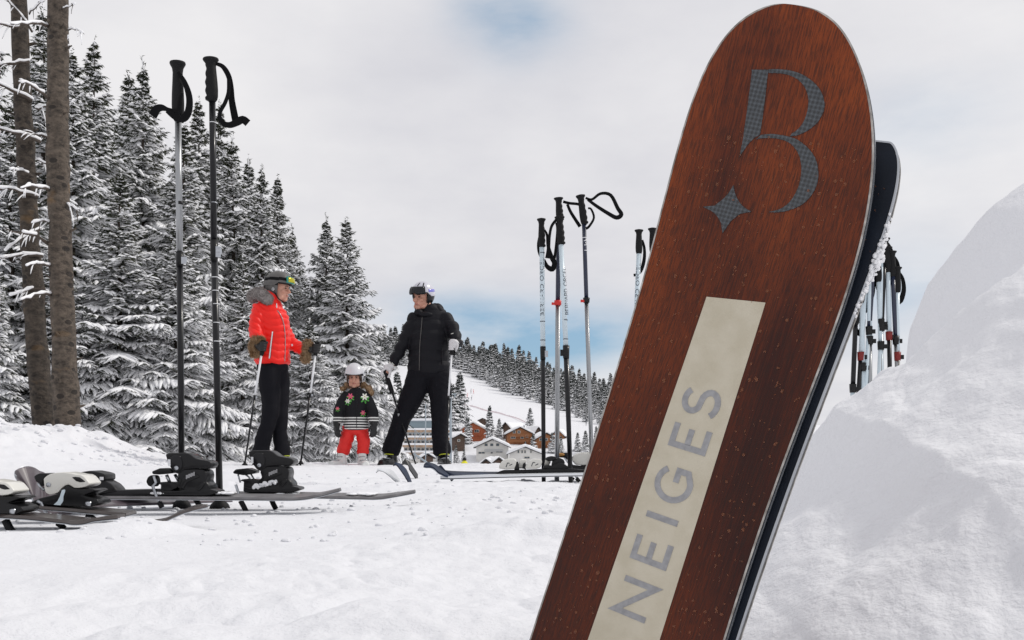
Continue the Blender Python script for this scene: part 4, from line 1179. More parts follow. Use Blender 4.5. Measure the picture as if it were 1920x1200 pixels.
def grip(parent, top, low, w, D, ridge=0, m='black_matt'):
    """moulded handle between two picture points; w half width px; ridge: side of the finger ridges (-1 left, 1 right, 0 none)"""
    A = pix(*top, D); B = pix(*low, D); L = (B - A).length; k = D / F
    mb = MB(); n = 40; seg = 18
    ax = (B - A).normalized(); side = Vector((1, 0, 0)); side = (side - ax * side.dot(ax)).normalized(); dp = ax.cross(side)
    prof = [(0, .5), (.006, .95), (.03, 1.32), (.06, 1.28), (.12, .92), (.2, .80), (.35, .86), (.55, .96), (.72, 1.0), (.88, .95), (.96, .80), (1, .55)]
    v = []
    for i in range(n + 1):
        s = i / n; r = float(np.interp(s, [a for a, _ in prof], [b for _, b in prof])) * w * k
        for e in range(seg):
            a = 2 * PI * e / seg; c_, s_ = math.cos(a), math.sin(a)
            rr = r
            if ridge and c_ * ridge > .1 and s > .16:
                rr = r * (1 + .20 * (c_ * ridge) * (abs(math.cos((s - .16) * PI * 4.2 / .84)) ** 1.5 * .9 - .45)) + (r * .25 * c_ * ridge if s > .88 and s < .97 else 0)
            hump = math.sin(math.pi * min(1, e / seg)) * 0
            v.append(A + ax * (s * L) + side * (rr * c_) + dp * (rr * s_ * .92))
    f = []
    for i in range(n):
        for e in range(seg): e2 = (e + 1) % seg; f.append((i * seg + e, (i + 1) * seg + e, (i + 1) * seg + e2, i * seg + e2))
    f.append(tuple(range(seg))); f.append(tuple(n * seg + e for e in reversed(range(seg))))
    mb.add(v, f); return mb.build('grip', M[m], parent, True)
def rod(mb, a, b, D, w0, w1=None, m=0, seg=14, sub=1):
    k = D / F; w1 = w0 if w1 is None else w1
    A, B = pix(*a, D), pix(*b, D)
    tube(mb, [A, B], [w0 / 2 * k, w1 / 2 * k], seg, m)
def pole(label, group, D, gt, gl, gw, segs, base, ridge, clamp, straps, basket=None, text=None, ticks=None, D2=None):
    t = thing('ski_pole', label, 'ski pole', pix(*base, D), 0, group)
    grip(t, gt, gl, gw, D, ridge)
    names = ['upper_shaft', 'lower_shaft', 'shaft_band', 'shaft_band', 'shaft_band']
    for i, (a, b, w0, w1, mt) in enumerate(segs):
        q = MB(); rod(q, a, b, D, w0, w1); q.build(names[i] if i < len(names) else 'shaft_band', M[mt], t, True)
    if clamp:
        x, y, w, h, mt, kn = clamp[:6]
        q = MB(); rod(q, (x, y - h / 2), (x, y + h / 2), D, w, w * .9); c = q.build('clamp', M[mt], t, True)
        k = MB(); s_ = kn; c0 = pix(x + s_ * (w / 2 + 1), y, D - .002); rr = h * .17 / F * D
        tube(k, [c0 + Vector((-.004, 0, 0)), c0 + Vector((.006 * s_ , 0, 0))], rr, 12); box(k, c0 + Vector((0, -.004, -.004)), (w * .55 / F * D, .007, h * .5 / F * D))
        k.build('clamp_lever', M[clamp[6]] if len(clamp) > 6 else M['steel'], c)
    for s_ in straps: strap(s_[0], D, s_[1], M['webbing'], t, ys=s_[2] if len(s_) > 2 else None)
    if basket:
        x, y, w = basket; p = pix(x, y, D); k = D / F
        q = MB(); tube(q, [p + Vector((0, 0, .030)), p + Vector((0, 0, .018)), p + Vector((0, 0, .010)), p + Vector((0, 0, 0)), p + Vector((0, 0, -.004))], [w * .22 * k, w * .26 * k, w * .42 * k, w * .5 * k, w * .49 * k], 24); q.build('basket', M['black_matt'], t, True)
    if text:
        (x0, y0), (x1, y1), capx, word, ang, flip = text
        a = pix(x0, y0, D); b = pix(x1, y1, D); ax = (b - a).normalized()
        face = Vector((math.sin(R(ang)), -math.cos(R(ang)), 0)); face = (face - ax * face.dot(ax)).normalized()
        cap_ = capx / F * D
        tot = sum((GL[c][0] + .28) * cap_ if c != ' ' else .55 * cap_ for c in word)
        sc = (b - a).length / tot
        cyl_text(word, a, ax, segs[0][2] / 2 / F * D, cap_ * 1.0, 0, face, M['ink'], t, lw=.13) if abs(sc - 1) < .02 else cyl_scaled(word, a, ax, segs[0][2] / 2 / F * D, cap_, sc, face, t)
    if ticks:
        for (x, y, w, mt) in ticks:
            q = MB(); rod(q, (x, y - .7), (x, y + .7), D, w + .6); q.build('mark', M[mt], t, True)
    return t
def cyl_scaled(word, A, ax, rad, cap_, sc, face, parent):
    ax = ax.normalized(); side = ax.cross(face).normalized(); pos = 0; mb = MB()
    for ch in word:
        if ch == ' ': pos += .55 * cap_ * sc; continue
        wd, pls = GL[ch]
        for q in glyph_quads(ch, .14):
            v = []
            for p in q:
                a = (p.y - .5) * cap_ / rad
                v.append(A + ax * (pos + p.x * cap_ * sc) + (face * math.cos(a) - side * math.sin(a)) * (rad + .0006))
            mb.add(v, [(0, 1, 2, 3)])
        pos += (wd + .28) * cap_ * sc
    mb.build('lettering', M['ink'], parent)
GP = 'pair of poles standing in the snow at the left'
DL = 2.68
pole('tall left pole with a silver upper shaft, strap hanging folded across its grip', GP, DL, (333, 114), (334, 228), 11.5,
     [((334, 226), (337, 487), 12, 12, 'alu'), ((337, 485), (341, 940), 12, 12, 'poleblack'), ((337.3, 378), (337.4, 384), 12.4, 12.4, 'black')], (341, 945), 0, (337, 486, 15, 26, 'black', 1),
     [([(338, 140), (350, 158), (359, 185), (359, 210), (352, 226), (342, 228), (330, 222), (318, 212)], [.004, .008, .010, .009, .006], [-.018, -.02, -.024, -.02]),
      ([(346, 180), (343, 195), (341, 210), (336, 222)], [.003, .005, .006], [-.02, -.022]),
      ([(336, 214), (318, 209), (306, 205), (295, 207), (286, 218)], [.004, .005, .009, .012, .012], [-.022, -.012, 0])],
     (341, 949, 34))
pole('tall all black pole right of the silver shafted one, finger ridges on its grip', GP, DL, (395, 108), (398, 191), 11.5,
     [((398, 189), (401, 452), 12, 12, 'poleblack'), ((401, 450), (412, 940), 12.5, 12.5, 'poleblack')], (412, 945), -1, (401.5, 470, 15, 40, 'black', 1),
     [([(404, 119), (417, 124), (427, 140), (431, 160), (432, 185), (437, 215), (440, 228)], [.004, .007, .007, .009, .010], [0, .01, .02]),
      ([(430, 150), (430, 175), (424, 195), (416, 210), (414, 222), (420, 233), (432, 236), (445, 230), (455, 224), (464, 230)], [.004, .005, .005, .007, .010, .010], [-.008, -.012, .004]),
      ],
     (412, 952, 38), None, [(398.4, 230, 12, 'whiteink'), (401, 380, 12, 'steel'), (403, 520, 12.5, 'whiteink'), (403.6, 545, 12.5, 'whiteink'), (404.2, 570, 12.5, 'whiteink'), (405, 605, 12.5, 'whiteink'), (405.8, 640, 12.5, 'whiteink')])
GQ = 'poles standing in a bunch by the skis'
DR = 4.35
pole('pale blue and black pole leftmost in the bunch, dark lettering on its shaft', GQ, DR, (1015, 409), (1016, 465), 6.5,
     [((1016, 464), (1018, 652), 9.5, 9.5, 'whiteblue'), ((1018, 650), (1019.5, 905), 8.5, 8, 'poleblack')], (1019.5, 905), 1, (1018, 662, 11, 24, 'black', 1),
     [([(1021, 430), (1026, 440), (1028, 460), (1034, 480), (1040, 492), (1036, 503), (1026, 498), (1020, 485)], [.004, .007, .011, .012, .006], [.01, .02]),
      ([(1012, 440), (1009, 455), (1010, 470), (1014, 480)], [.004, .006], [.01]),
      ([(1038, 490), (1042, 470), (1046, 430), (1044, 415)], [.006, .007], [.02])],
     None, ((1017.2, 592), (1016.2, 482), 6.6, 'BERNARD ORCEL', -12, False), [(1016.5, 482 - 8, 9.5, 'ink'), (1017.3, 603, 9.5, 'ink'), (1017.8, 638, 9.5, 'ink')])
pole('dark pole with a silver lower shaft and red clamp, behind the lettered ones', GQ, DR + .08, (1047, 370), (1050, 415), 7,
     [((1048, 400), (1046, 566), 9, 9, 'navy'), ((1046, 566), (1044, 905), 9, 9, 'alu')], (1044, 905), 1, (1046, 568, 14, 9, 'red', -1, 'red'),
     [([(1056, 377), (1068, 380), (1085, 382), (1090, 388)], [.006, .006], [.01]), ([(1064, 382), (1070, 396), (1080, 412), (1088, 424)], [.006, .008], [.01])])
pole('pale pole with lettering turned half away, slanting to the right in the bunch', GQ, DR - .05, (1049, 405), (1052, 460), 7.5,
     [((1052, 459), (1061, 650), 9.5, 9.5, 'whiteblue'), ((1061, 648), (1070, 905), 10.5, 8.5, 'poleblack')], (1070, 905), 1, (1061.5, 660, 13, 24, 'black', -1, 'black'),
     [([(1043, 412), (1034, 425), (1030, 445), (1028, 470), (1026, 486)], [.006, .006, .010], [0, -.02])],
     None, ((1061, 590), (1055.5, 500), 6.6, 'BERNARD ORCEL', 32, False), [(1059.5, 600, 9.5, 'ink'), (1060.5, 636, 9.5, 'ink')])
pole('navy topped pole with a strap looped out to the right, rightmost in the bunch', GQ, DR + .05, (1088, 365), (1096, 422), 7,
     [((1095, 421), (1099.5, 562), 8, 8, 'navy'), ((1099.5, 562), (1111, 905), 8, 8, 'alu')], (1111, 905), 1, (1099.5, 563, 13, 9, 'black', -1, 'red'),
     [([(1098, 371), (1110, 374), (1126, 363), (1145, 366), (1158, 390), (1165, 402), (1156, 408), (1140, 400), (1118, 386), (1102, 374)], [.005, .006, .008, .010, .008, .006], [0]),
      ([(1102, 392), (1108, 394), (1113, 410), (1104, 426), (1098, 430)], [.004, .006], [-.015])],
     None, None, [(1096, 446, 8, 'whiteink'), (1096.6, 452, 8, 'whiteink'), (1097, 460, 8, 'whiteink'), (1097.4, 470, 8, 'whiteink')])
pole('pale lettered pole right beside the left edge of the wooden ski', GQ, DR + .1, (1198, 430), (1198, 477), 6.5,
     [((1198, 476), (1190, 650), 9, 9, 'whiteblue'), ((1190, 648), (1180, 905), 9, 8, 'poleblack')], (1180, 905), 0, (1190, 660, 11, 22, 'black', 1),
     [([(1204, 450), (1208, 465), (1208, 485), (1203, 505), (1196, 514), (1188, 516)], [.005, .008, .006], [0])],
     None, ((1192, 600), (1197, 492), 6.2, 'BERNARD ORCEL', -5, False))
pole('black gripped pole just peeping out from behind the wooden ski', GQ, DR + .2, (1223, 427), (1224, 475), 6.5,
     [((1224, 474), (1222, 650), 9, 9, 'whiteblue'), ((1222, 648), (1220, 900), 9, 8, 'poleblack')], (1220, 900), 0, (1222, 660, 11, 22, 'black', 1), [])
# the bunch seen between the rear ski and the pile
GB = 'poles in the gap between the tall skis and the pile'
DB = 4.6
for (x0, y0, x1, up_, lo_, rd, lab) in ((1630, 470, 1632, 'whiteblue', 'alu', 0, 'pale pole close to the dark topped one in the far bunch'), (1646, 480, 1660, 'whiteblue', 'whiteblue', 0, 'all pale blue pole in the middle of the far bunch'), (1660, 445, 1640, 'poleblack', 'whiteblue', 0, 'black topped pole slanting left in the far bunch'), (1682, 500, 1684, 'whiteblue', 'poleblack', 1, 'short pale pole with red clamp near the snow pile'), (1614, 520, 1622, 'whiteblue', 'whiteblue', 0, 'short pale pole leaning right beside the rear ski'),(1640, 452, 1612, 'navy', 'whiteblue', 0, 'dark topped pole nearest the rear ski edge in the far bunch'), (1624, 500, 1600, 'whiteblue', 'poleblack', 1, 'pole with a red clamp low beside the rear ski edge'),
        (1652, 438, 1652, 'whiteblue', 'alu', 0, 'tall pale pole in the middle of the far bunch'), (1664, 462, 1672, 'whiteblue', 'poleblack', 1, 'pale pole with a dark red clamp in the far bunch'),
        (1672, 470, 1692, 'navy', 'alu', 0, 'rightmost dark pole of the far bunch beside the snow pile'), (1606, 560, 1592, 'poleblack', 'whiteblue', 0, 'low black pole close to the edge of the rear ski')):
    def L_(y): s = (y - y0) / (900 - y0); return (x0 + (x1 - x0) * s, y)
    pole(lab, GB, DB, (x0, y0), L_(y0 + 50), 7, [(L_(y0 + 49), L_(y0 + 165), 9, 9, up_), (L_(y0 + 164), L_(900), 8.5, 8, lo_)], L_(900), 0,
         (L_(y0 + 168)[0], y0 + 168, 13, 16, 'dark_red' if rd else 'black', 1, 'black'), [([(x0 + 4, y0 + 8), (x0 + 12, y0 + 22), (x0 + 14, y0 + 45), (x0 + 6, y0 + 66), (x0 - 2, y0 + 50)], [.005, .009, .012, .008], [.01])])
# ------------------------------------------------------------------ skis lying on the snow
def board(path, W, th, mtop, parent, across=(0, 1, 0), mbase='base_black', medge='steel'):
    """path: [(px, py, D)...]; W: half widths (m) at the path points"""
    pp = [pix(*p) for p in path]; n = 60
    cum = [0]
    for a, b in zip(pp, pp[1:]): cum.append(cum[-1] + (b - a).length)
    P = []
    dn = [(Vector(q)) for q in dens3([tuple(p) for p in pp], 8)]
    W_ = np.interp(np.linspace(0, 1, len(dn)), np.linspace(0, 1, len(W)), W)
    ac = Vector(across).normalized()
    sec = []
    for i, p in enumerate(dn):
        t = (dn[min(i + 1, len(dn) - 1)] - dn[max(0, i - 1)]).normalized(); s = (ac - t * ac.dot(t)).normalized(); u = t.cross(s)
        if u.z < 0: u = -u
        sec.append((p, s, u, max(float(W_[i]), .0005)))
    def strip(name, q, m, par):
        v = []; 
        for p, s, u, w in sec:
            for a, b in q(w): v.append(p + s * a + u * b)
        k = len(q(.05)); f = [tuple(range(k))[::-1]]
        for i in range(len(sec) - 1):
            for j in range(k): a = i * k + j; b = i * k + (j + 1) % k; f.append((a, b, b + k, a + k))
        e = (len(sec) - 1) * k; f.append(tuple(e + j for j in range(k)))
        me = mesh_np(name, np.array(v), f, [M[m]], False); bmx = bmesh.new(); bmx.from_mesh(me); bmesh.ops.recalc_face_normals(bmx, faces=bmx.faces); bmx.to_mesh(me); bmx.free()
        return link(name, me, par)
    b = strip('top_sheet', lambda w: [(-w, th * .35), (w, th * .35), (w * .93, th), (-w * .93, th)], mtop, parent)
    strip('base', lambda w: [(-w, .0016), (w, .0016), (w, th * .35 - .0003), (-w, th * .35 - .0003)], mbase, parent)
    strip('steel_edge', lambda w: [(-w - .0006, 0), (w + .0006, 0), (w + .0006, .0015), (-w - .0006, .0015)], medge, parent)
    return b
def dens3(L_, n):
    out = []
    for i in range(len(L_) - 1):
        p0 = L_[max(0, i - 1)]; p1 = L_[i]; p2 = L_[i + 1]; p3 = L_[min(len(L_) - 1, i + 2)]
        for k in range(n):
            t = k / n
            out.append(tuple(.5 * (2 * p1[j] + (p2[j] - p0[j]) * t + (2 * p0[j] - 5 * p1[j] + 4 * p2[j] - p3[j]) * t * t + (3 * p1[j] - p0[j] - 3 * p2[j] + p3[j]) * t ** 3) for j in range(3)))
    return out + [L_[-1]]
def part(name, parent, D, mt, items, bev=.003, smooth=True):
    """items: (points px, half depth, y offset)"""
    mb = MB()
    for it in items:
        pts, half = it[0], it[1]; yo = it[2] if len(it) > 2 else 0
        prism(mb, pts, D, half, bevel=bev, Y=D + yo, seg=3)
    o = mb.build(name, M[mt] if isinstance(mt, str) else mt, parent); autosmooth(o, 40); return o
def wire(name, parent, D, pts, r, mt, dy=0, tipn=0):
    mb = MB(); tube(mb, [pix(x, y, D) + Vector((0, dy, 0)) for x, y in pts], r, 10); o = mb.build(name, M[mt], parent, True)
    return o
GS = 'skis laid out on the snow at the left'
def black_heel(t, D, T, snow=False):
    g = lambda L_: [T(x, y) for x, y in L_]
    base = part('binding_base', t, D, 'black', [(g([(180, 385), (178, 345), (215, 352), (300, 352), (345, 338), (380, 330), (480, 330), (512, 345), (548, 352), (552, 368), (500, 385), (430, 388)]), .034),
                                         (g([(172, 380), (176, 312), (150, 308), (165, 296), (230, 298), (280, 302), (288, 330), (250, 350), (215, 372)]), .030)])
    h = part('heel_piece', t, D, 'black', [(g([(285, 245), (330, 212), (400, 210), (458, 212), (476, 226), (482, 256), (474, 292), (500, 318), (506, 344), (420, 352), (350, 352), (300, 340), (268, 310), (300, 285)]), .033),
                                    (g([(300, 330), (330, 262), (420, 240), (440, 262), (350, 300), (330, 345)]), .0362), (g([(410, 350), (440, 300), (468, 292), (472, 312), (440, 352)]), .037)], bev=.004)
    lv = part('heel_lever', t, D, 'black', [(g([(206, 112), (240, 104), (330, 103), (358, 106), (384, 122), (404, 140), (440, 148), (482, 154), (506, 164), (512, 182), (500, 200), (478, 211), (440, 207), (372, 210), (330, 216), (318, 236), (292, 244), (262, 230), (240, 200), (222, 166)]), .031)], bev=.006)
    part('side_plate', lv, D, 'poleblack', [(g([(232, 140), (262, 118), (308, 120), (324, 168), (318, 206), (292, 232), (266, 216), (244, 180)]), .0345)], bev=.004)
    wire('bolt', lv, D, [T(283, 203), T(283.5, 203)], .0042, 'steel', -.036) if False else None
    q = MB(); c = pix(*T(283, 203), D) + Vector((0, -.036, 0)); tube(q, [c, c + Vector((0, .004, 0))], .0052, 14); q.build('bolt', M['steel'], lv, True)
    q = MB(); c = pix(*T(236, 168), D) + Vector((0, -.0335, 0)); box(q, c, (.006, .003, .016)); q.build('white_mark', M['whiteink'], lv)
    q = MB()
    for i, (x, y) in enumerate(((352, 262), (360, 258), (368, 255), (376, 251), (384, 248), (393, 245), (402, 241))):
        c = pix(*T(x, y), D) + Vector((0, -.0368, 0)); box(q, c, (.0028, .001, .0095 - .002 * (i % 2)), 0, 0)
    q.build('white_mark', M['letter_grey'], h)
    return base
def T6(dx=0, dy=0, s=1.0, cx=300):
    return lambda x, y: (260 + (cx + (x - cx) * s) / 3.556 + dx, 820 + (413 + (y - 413) * s) / 3.556 + dy)
def Z5(L_): return [(x / 4.571, 820 + y / 4.571) for x, y in L_]
def Z6(L_): return [(260 + x / 3.556, 820 + y / 3.556) for x, y in L_]
def Z7(L_): return [(690 + x / 4.364, 720 + y / 4.364) for x, y in L_]
# ski in the middle left with black binding
DA = 2.42
base = pix(345, 936, DA); tA = thing('ski', 'grey ski with black binding, nearer of the two before the left poles', 'ski', base, 0, GS)
board([(-420, 900, 2.42), (-330, 925, 2.42), (-100, 931, 2.42), (150, 933, DA), (345, 934, DA), (520, 935.5, DA), (570, 935, DA), (606, 929.5, DA), (639, 921, DA)], [.004, .055, .05, .042, .04, .042, .040, .032, .014], .0080, 'ski_grey', tA, (0.03, 1, .07))
black_heel(tA, DA, T6())
part('brake_plate', tA, DA, 'black', [(Z6([(112, 226), (165, 204), (228, 207), (246, 222), (244, 237), (165, 247), (116, 244)]), .026)])
part('brake_pad', tA, DA, 'black_matt', [(Z6([(76, 292), (88, 262), (112, 248), (134, 258), (142, 300), (122, 330), (88, 320)]), .02, -.01)], bev=.006)
wire('brake_arm', tA, DA, Z6([(136, 256), (150, 300), (128, 322), (148, 375), (178, 442)]), .0036, 'steel', -.035)
wire('brake_tip', tA, DA, Z6([(172, 428), (190, 462)]), .0062, 'black_matt', -.035)
wire('brake_tip', tA, DA, Z6([(345, 418), (362, 445), (374, 476)]), .007, 'black_matt', .04)
wire('brake_rod', tA, DA, Z6([(200, 250), (222, 300)]), .004, 'steel', -.015); wire('brake_rod', tA, DA, Z6([(232, 248), (262, 296)]), .004, 'steel', .01)
part('toe_piece', tA, DA, 'black', [(Z5([(692, 308), (760, 292), (822, 283), (900, 298), (946, 312), (948, 362), (880, 384), (822, 384), (790, 350)]), .034), (Z5([(790, 350), (900, 345), (1000, 400), (1028, 430), (1050, 462), (880, 490), (780, 488), (770, 420)]), .030)], bev=.004)
q = MB()
for (x, y) in ((842, 357), (921, 349)): box(q, pix(*Z5([(x, y)])[0], DA) + Vector((0, -.0345, 0)), (.0085, .002, .0075))
q.build('white_mark', M['whiteink'], tA)
part('binding_rail', tA, DA, 'poleblack', [(Z5([(900, 492), (1020, 450), (1400, 440), (1500, 480), (1500, 502), (900, 505)]), .028)], bev=.003)
# ski behind it
DB2 = 2.60
tB = thing('ski', 'grey ski with black binding, farther of the two, its tail reaching farthest right', 'ski', pix(505, 932, DB2), 0, GS)
board([(-300, 905, DB2), (-210, 926, DB2), (0, 929, DB2), (300, 929.5, DB2), (500, 930, DB2), (660, 933, DB2), (712, 934, DB2), (745, 930, DB2), (779, 924.5, DB2)], [.004, .055, .05, .042, .04, .042, .040, .032, .014], .0080, 'ski_grey', tB, (0.03, 1, .07))
black_heel(tB, DB2, T6(152.5, -6, .985, 300))
part('brake_plate', tB, DB2, 'black', [(Z6([(646, 230), (664, 212), (740, 204), (790, 222), (790, 238), (716, 252), (650, 240)]), .026)])
wire('brake_rod', tB, DB2, Z6([(676, 246), (692, 300)]), .0022, 'steel', -.02); wire('brake_rod', tB, DB2, Z6([(716, 246), (740, 262), (760, 296)]), .0022, 'steel', -.01); wire('brake_rod', tB, DB2, Z6([(742, 246), (770, 290)]), .0022, 'steel', .01)
wire('brake_arm', tB, DB2, Z6([(672, 312), (690, 370), (708, 420)]), .0036, 'steel', -.035)
wire('brake_tip', tB, DB2, Z6([(704, 418), (724, 455), (746, 500)]), .0068, 'black_matt', -.035)
wire('brake_tip', tB, DB2, Z6([(866, 416), (880, 450), (898, 484)]), .0068, 'black_matt', .03)
sc_ = MB(); rs_ = random.Random(2)
for i in range(60):
    s = rs_.random(); x = 790 + 150 * s; y = 330 - 38 * s + rs_.uniform(-10, 8); c = pix(*Z6([(x, y)])[0], DB2) + Vector((0, -.036 + rs_.uniform(-.004, .01), 0))
    ell(sc_, c, (rs_.uniform(.003, .008), rs_.uniform(.003, .006), rs_.uniform(.002, .006)), None, 7, 5)
o = sc_.build('snow_clump', M['snow_roof'], tB, True); tag(o, kind='stuff')
for (x0, x1, y0, D_, par) in ((480, 620, 372, DA, tA), (920, 1060, 374, DB2, tB), (1410, 1570, 378, DB2, tB), (120, 200, 372, DA, tA)):
    sc_ = MB()
    for i in range(34):
        x = rs_.uniform(x0, x1); c = pix(*Z6([(x, y0 + 14)])[0], D_); c.z += .006; c.y += rs_.uniform(-.03, .03)
        ell(sc_, c, (rs_.uniform(.006, .014), rs_.uniform(.006, .012), rs_.uniform(.0015, .004)), None, 8, 5)
    o = sc_.build('snow_patch', M['snow_roof'], par, True); tag(o, kind='stuff')
# white bound ski at the left
def white_heel(t, D, f):
    hs = part('heel_housing', t, D, 'white_plastic', [(f([(430, 352), (452, 330), (484, 312), (540, 300), (602, 296), (660, 304), (702, 314), (745, 318), (772, 332), (792, 354), (820, 388), (812, 404), (782, 420), (730, 430), (690, 430), (664, 414), (640, 400), (610, 410), (580, 434), (556, 466), (520, 482), (478, 486), (450, 470), (438, 436)]), .031)], bev=.006)
    part('heel_lever', t, D, 'black', [(f([(334, 334), (352, 318), (382, 306), (430, 306), (456, 312), (440, 334), (430, 356), (428, 396), (414, 416), (396, 416), (384, 390), (352, 378)]), .024)], bev=.004)
    part('side_window', hs, D, 'poleblack', [(f([(670, 338), (700, 334), (738, 338), (758, 352), (790, 378), (740, 382), (706, 372)]), .0325)], bev=.002)
    q = MB(); c = pix(*f([(474, 402)])[0], D) + Vector((0, -.033, 0)); tube(q, [c, c + Vector((0, .004, 0))], .005, 12); q.build('bolt', M['steel'], hs, True)
    b = part('binding_base', t, D, 'black', [(f([(330, 545), (400, 516), (470, 500), (556, 478), (590, 440), (640, 405), (690, 434), (760, 440), (850, 436), (880, 450), (800, 480), (770, 492), (850, 512), (890, 528), (905, 560), (850, 584), (700, 584), (520, 578), (360, 572), (332, 565)]), .034)], bev=.004)
    part('side_stripe', b, D, 'whiteblue', [(f([(522, 570), (556, 540), (576, 500), (592, 446), (618, 440), (622, 452), (606, 500), (604, 540), (580, 576)]), .0352)], bev=.001)
    wire('brake_arm', t, D, f([(388, 540), (420, 556), (448, 620), (474, 664)]), .0036, 'steel', -.035)
    wire('boot_rod', t, D, f([(366, 388), (384, 420), (420, 450)]), .003, 'steel', -.02)
    wire('adjuster', t, D, f([(800, 560), (840, 566)]), .006, 'steel', -.034)
DC = 2.12
tC = thing('ski', 'dark ski with white and black binding, second from the left frame edge', 'ski', pix(140, 950, DC), 0, GS)
board([(-620, 930, 2.3), (-540, 944, 2.28), (-200, 946, 2.2), (30, 950, DC), (120, 956, DC), (180, 961, DC), (246, 967, DC)], [.004, .05, .045, .04, .04, .041, .03], .0085, 'ski_brown', tC, (0.03, 1, .02))
white_heel(tC, DC, Z5)
wire('brake_tip', tC, DC, Z5([(780, 655), (812, 675), (846, 702)]), .0062, 'black_matt', -.02)
DD = 1.93
tD = thing('ski', 'dark ski nearest the left frame corner, its cut off white binding at the frame edge', 'ski', pix(20, 965, DD), 0, GS)
board([(-560, 950, 2.1), (-300, 958, 2.02), (-60, 966, 1.97), (60, 972, DD), (140, 980, DD), (172, 981.5, 1.92), (196, 976, 1.92), (228, 973, 1.92)], [.045, .045, .04, .04, .041, .042, .042, .02], .0085, 'ski_brown', tD, (0.02, 1, .01))
f_ = lambda L_: [(x / 4.571 - 138, 820 + (y + 62) / 4.571) for x, y in L_]
white_heel(tD, DD, f_)
wire('brake_tip', tD, DD, Z5([(90, 702), (125, 770), (172, 830)]), .0075, 'black_matt', -.02)
wire('brake_tip', tD, DD, Z5([(492, 736), (524, 756), (552, 780)]), .0055, 'black_matt', .0)
tE = thing('ski', 'plum coloured ski whose broad tip curls up behind the white bindings', 'ski', pix(90, 934, 2.30), 0, GS)
board([(33, 905, 2.22), (42, 906, 2.23), (56, 910.5, 2.26), (75, 922, 2.32), (96, 931, 2.38), (160, 938, 2.5), (420, 932, 2.85)], [.004, .036, .046, .050, .05, .045, .04], .006, 'ski_plum', tE, (-.15, 1, .24), mbase='ski_plum')
tF = thing('ski', 'ski buried in the snow but for its thin tip below the left black binding', 'ski', pix(350, 962, 1.98), 0, GS)
board([(390, 951.5, 1.96), (372, 954.5, 1.96), (352, 960, 1.97), (326, 970.5, 1.98), (290, 985, 1.98), (200, 992, 1.97)], [.003, .022, .034, .045, .045, .04], .006, 'ski_brown', tF, (0, 1, .12))
tG = thing('ski', 'grey ski tip nearly covered by snow at the bottom of the left frame edge', 'ski', pix(20, 1010, 1.62), 0, GS)
board([(-200, 1016, 1.6), (-60, 1014, 1.6), (3, 1010, 1.6), (30, 1007.5, 1.6), (50, 1006, 1.6)], [.04, .042, .042, .032, .002], .007, 'ski_grey', tG, (0, 1, .03))
# skis around the second bunch of poles
GT = 'skis laid out beside the bunch of poles'
tH = thing('ski', 'ski with a blue black upturned tip, running right to the white bindings', 'ski', pix(900, 890, 4.2), 0, GT)
board([(797, 877.5, 3.98), (806, 877, 4.0), (818, 881, 4.03), (832, 886.5, 4.06), (850, 890, 4.1), (930, 891, 4.22), (1040, 890, 4.4), (1250, 887, 4.7)], [.006, .036, .046, .048, .046, .042, .04, .04], .008, 'ski_blue', tH, (.1, 1, .12), mbase='ski_blue')
tI = thing('ski', 'straight ski with a pale edge, nearest one in front of the bunch of poles', 'ski', pix(960, 895, 4.05), 0, GT)
board([(826, 898.5, 4.05), (845, 898, 4.05), (900, 896.5, 4.05), (980, 894.5, 4.05), (1100, 892.5, 4.08), (1400, 890, 4.1)], [.01, .036, .042, .04, .04, .045], .013, 'ski_white', tI, (0, 1, .02))
for (pth, Dm, mt, lab, ac) in (([(706, 887, 4.5), (710, 883, 4.5), (719, 883, 4.52), (730, 888, 4.55), (741, 896, 4.6), (750, 912, 4.6)], 4.6, 'ski_white', 'white ski tip with a dark rim poking out of the snow, leftmost', (.1, 1, .22)),
                                ([(738, 874, 4.5), (742, 872, 4.5), (749, 876, 4.52), (757, 884, 4.56), (764, 895, 4.6), (770, 912, 4.6)], 4.6, 'ski_blue', 'dark blue ski tip curling up between the white tip and the long ski', (.1, 1, .2)),
                                ([(753, 872, 5.2), (757, 869.5, 5.2), (764, 870, 5.22), (770, 878, 5.25), (782, 896, 5.3)], 5.2, 'base_black', 'small black ski tip just behind the dark blue one', (.1, 1, .35))):
    t = thing('ski', lab, 'ski', pix(pth[2][0], pth[2][1], Dm), 0, GT)
    board(pth, [.003, .019, .026, .028, .028], .005, mt, t, ac, mbase=mt if mt != 'ski_white' else 'ski_white', medge='base_black')
    if mt == 'ski_white': pass
DH = 4.22
def white_block(t, D, poly, marks=()):
    o = part('binding_housing', t, D, 'white_plastic', [(Z7(poly), .034)], bev=.005)
    for m_ in marks:
        q = MB(); 
        for (a, b) in m_: tube(q, [pix(*Z7([a])[0], D) + Vector((0, -.0345, 0)), pix(*Z7([b])[0], D) + Vector((0, -.0345, 0))], .0018, 6)
        q.build('mark', M['ink'], o)
    return o
part('binding_base', tH, DH, 'black', [(Z7([(1036, 736), (1070, 716), (1110, 704), (1300, 700), (1540, 690), (1680, 694), (1790, 702), (1790, 734), (1400, 730), (1200, 738)]), .034)])
white_block(tH, DH, [(1072, 690), (1076, 660), (1096, 630), (1130, 612), (1196, 608), (1216, 626), (1210, 664), (1196, 694), (1130, 698)], [[((1130, 680), (1142, 645)), ((1142, 645), (1158, 648)), ((1158, 665), (1180, 655))]])
part('heel_piece', tH, DH, 'black', [(Z7([(1200, 640), (1228, 634), (1240, 700), (1196, 702)]), .03), (Z7([(1262, 690), (1268, 650), (1290, 640), (1292, 700)]), .03)])
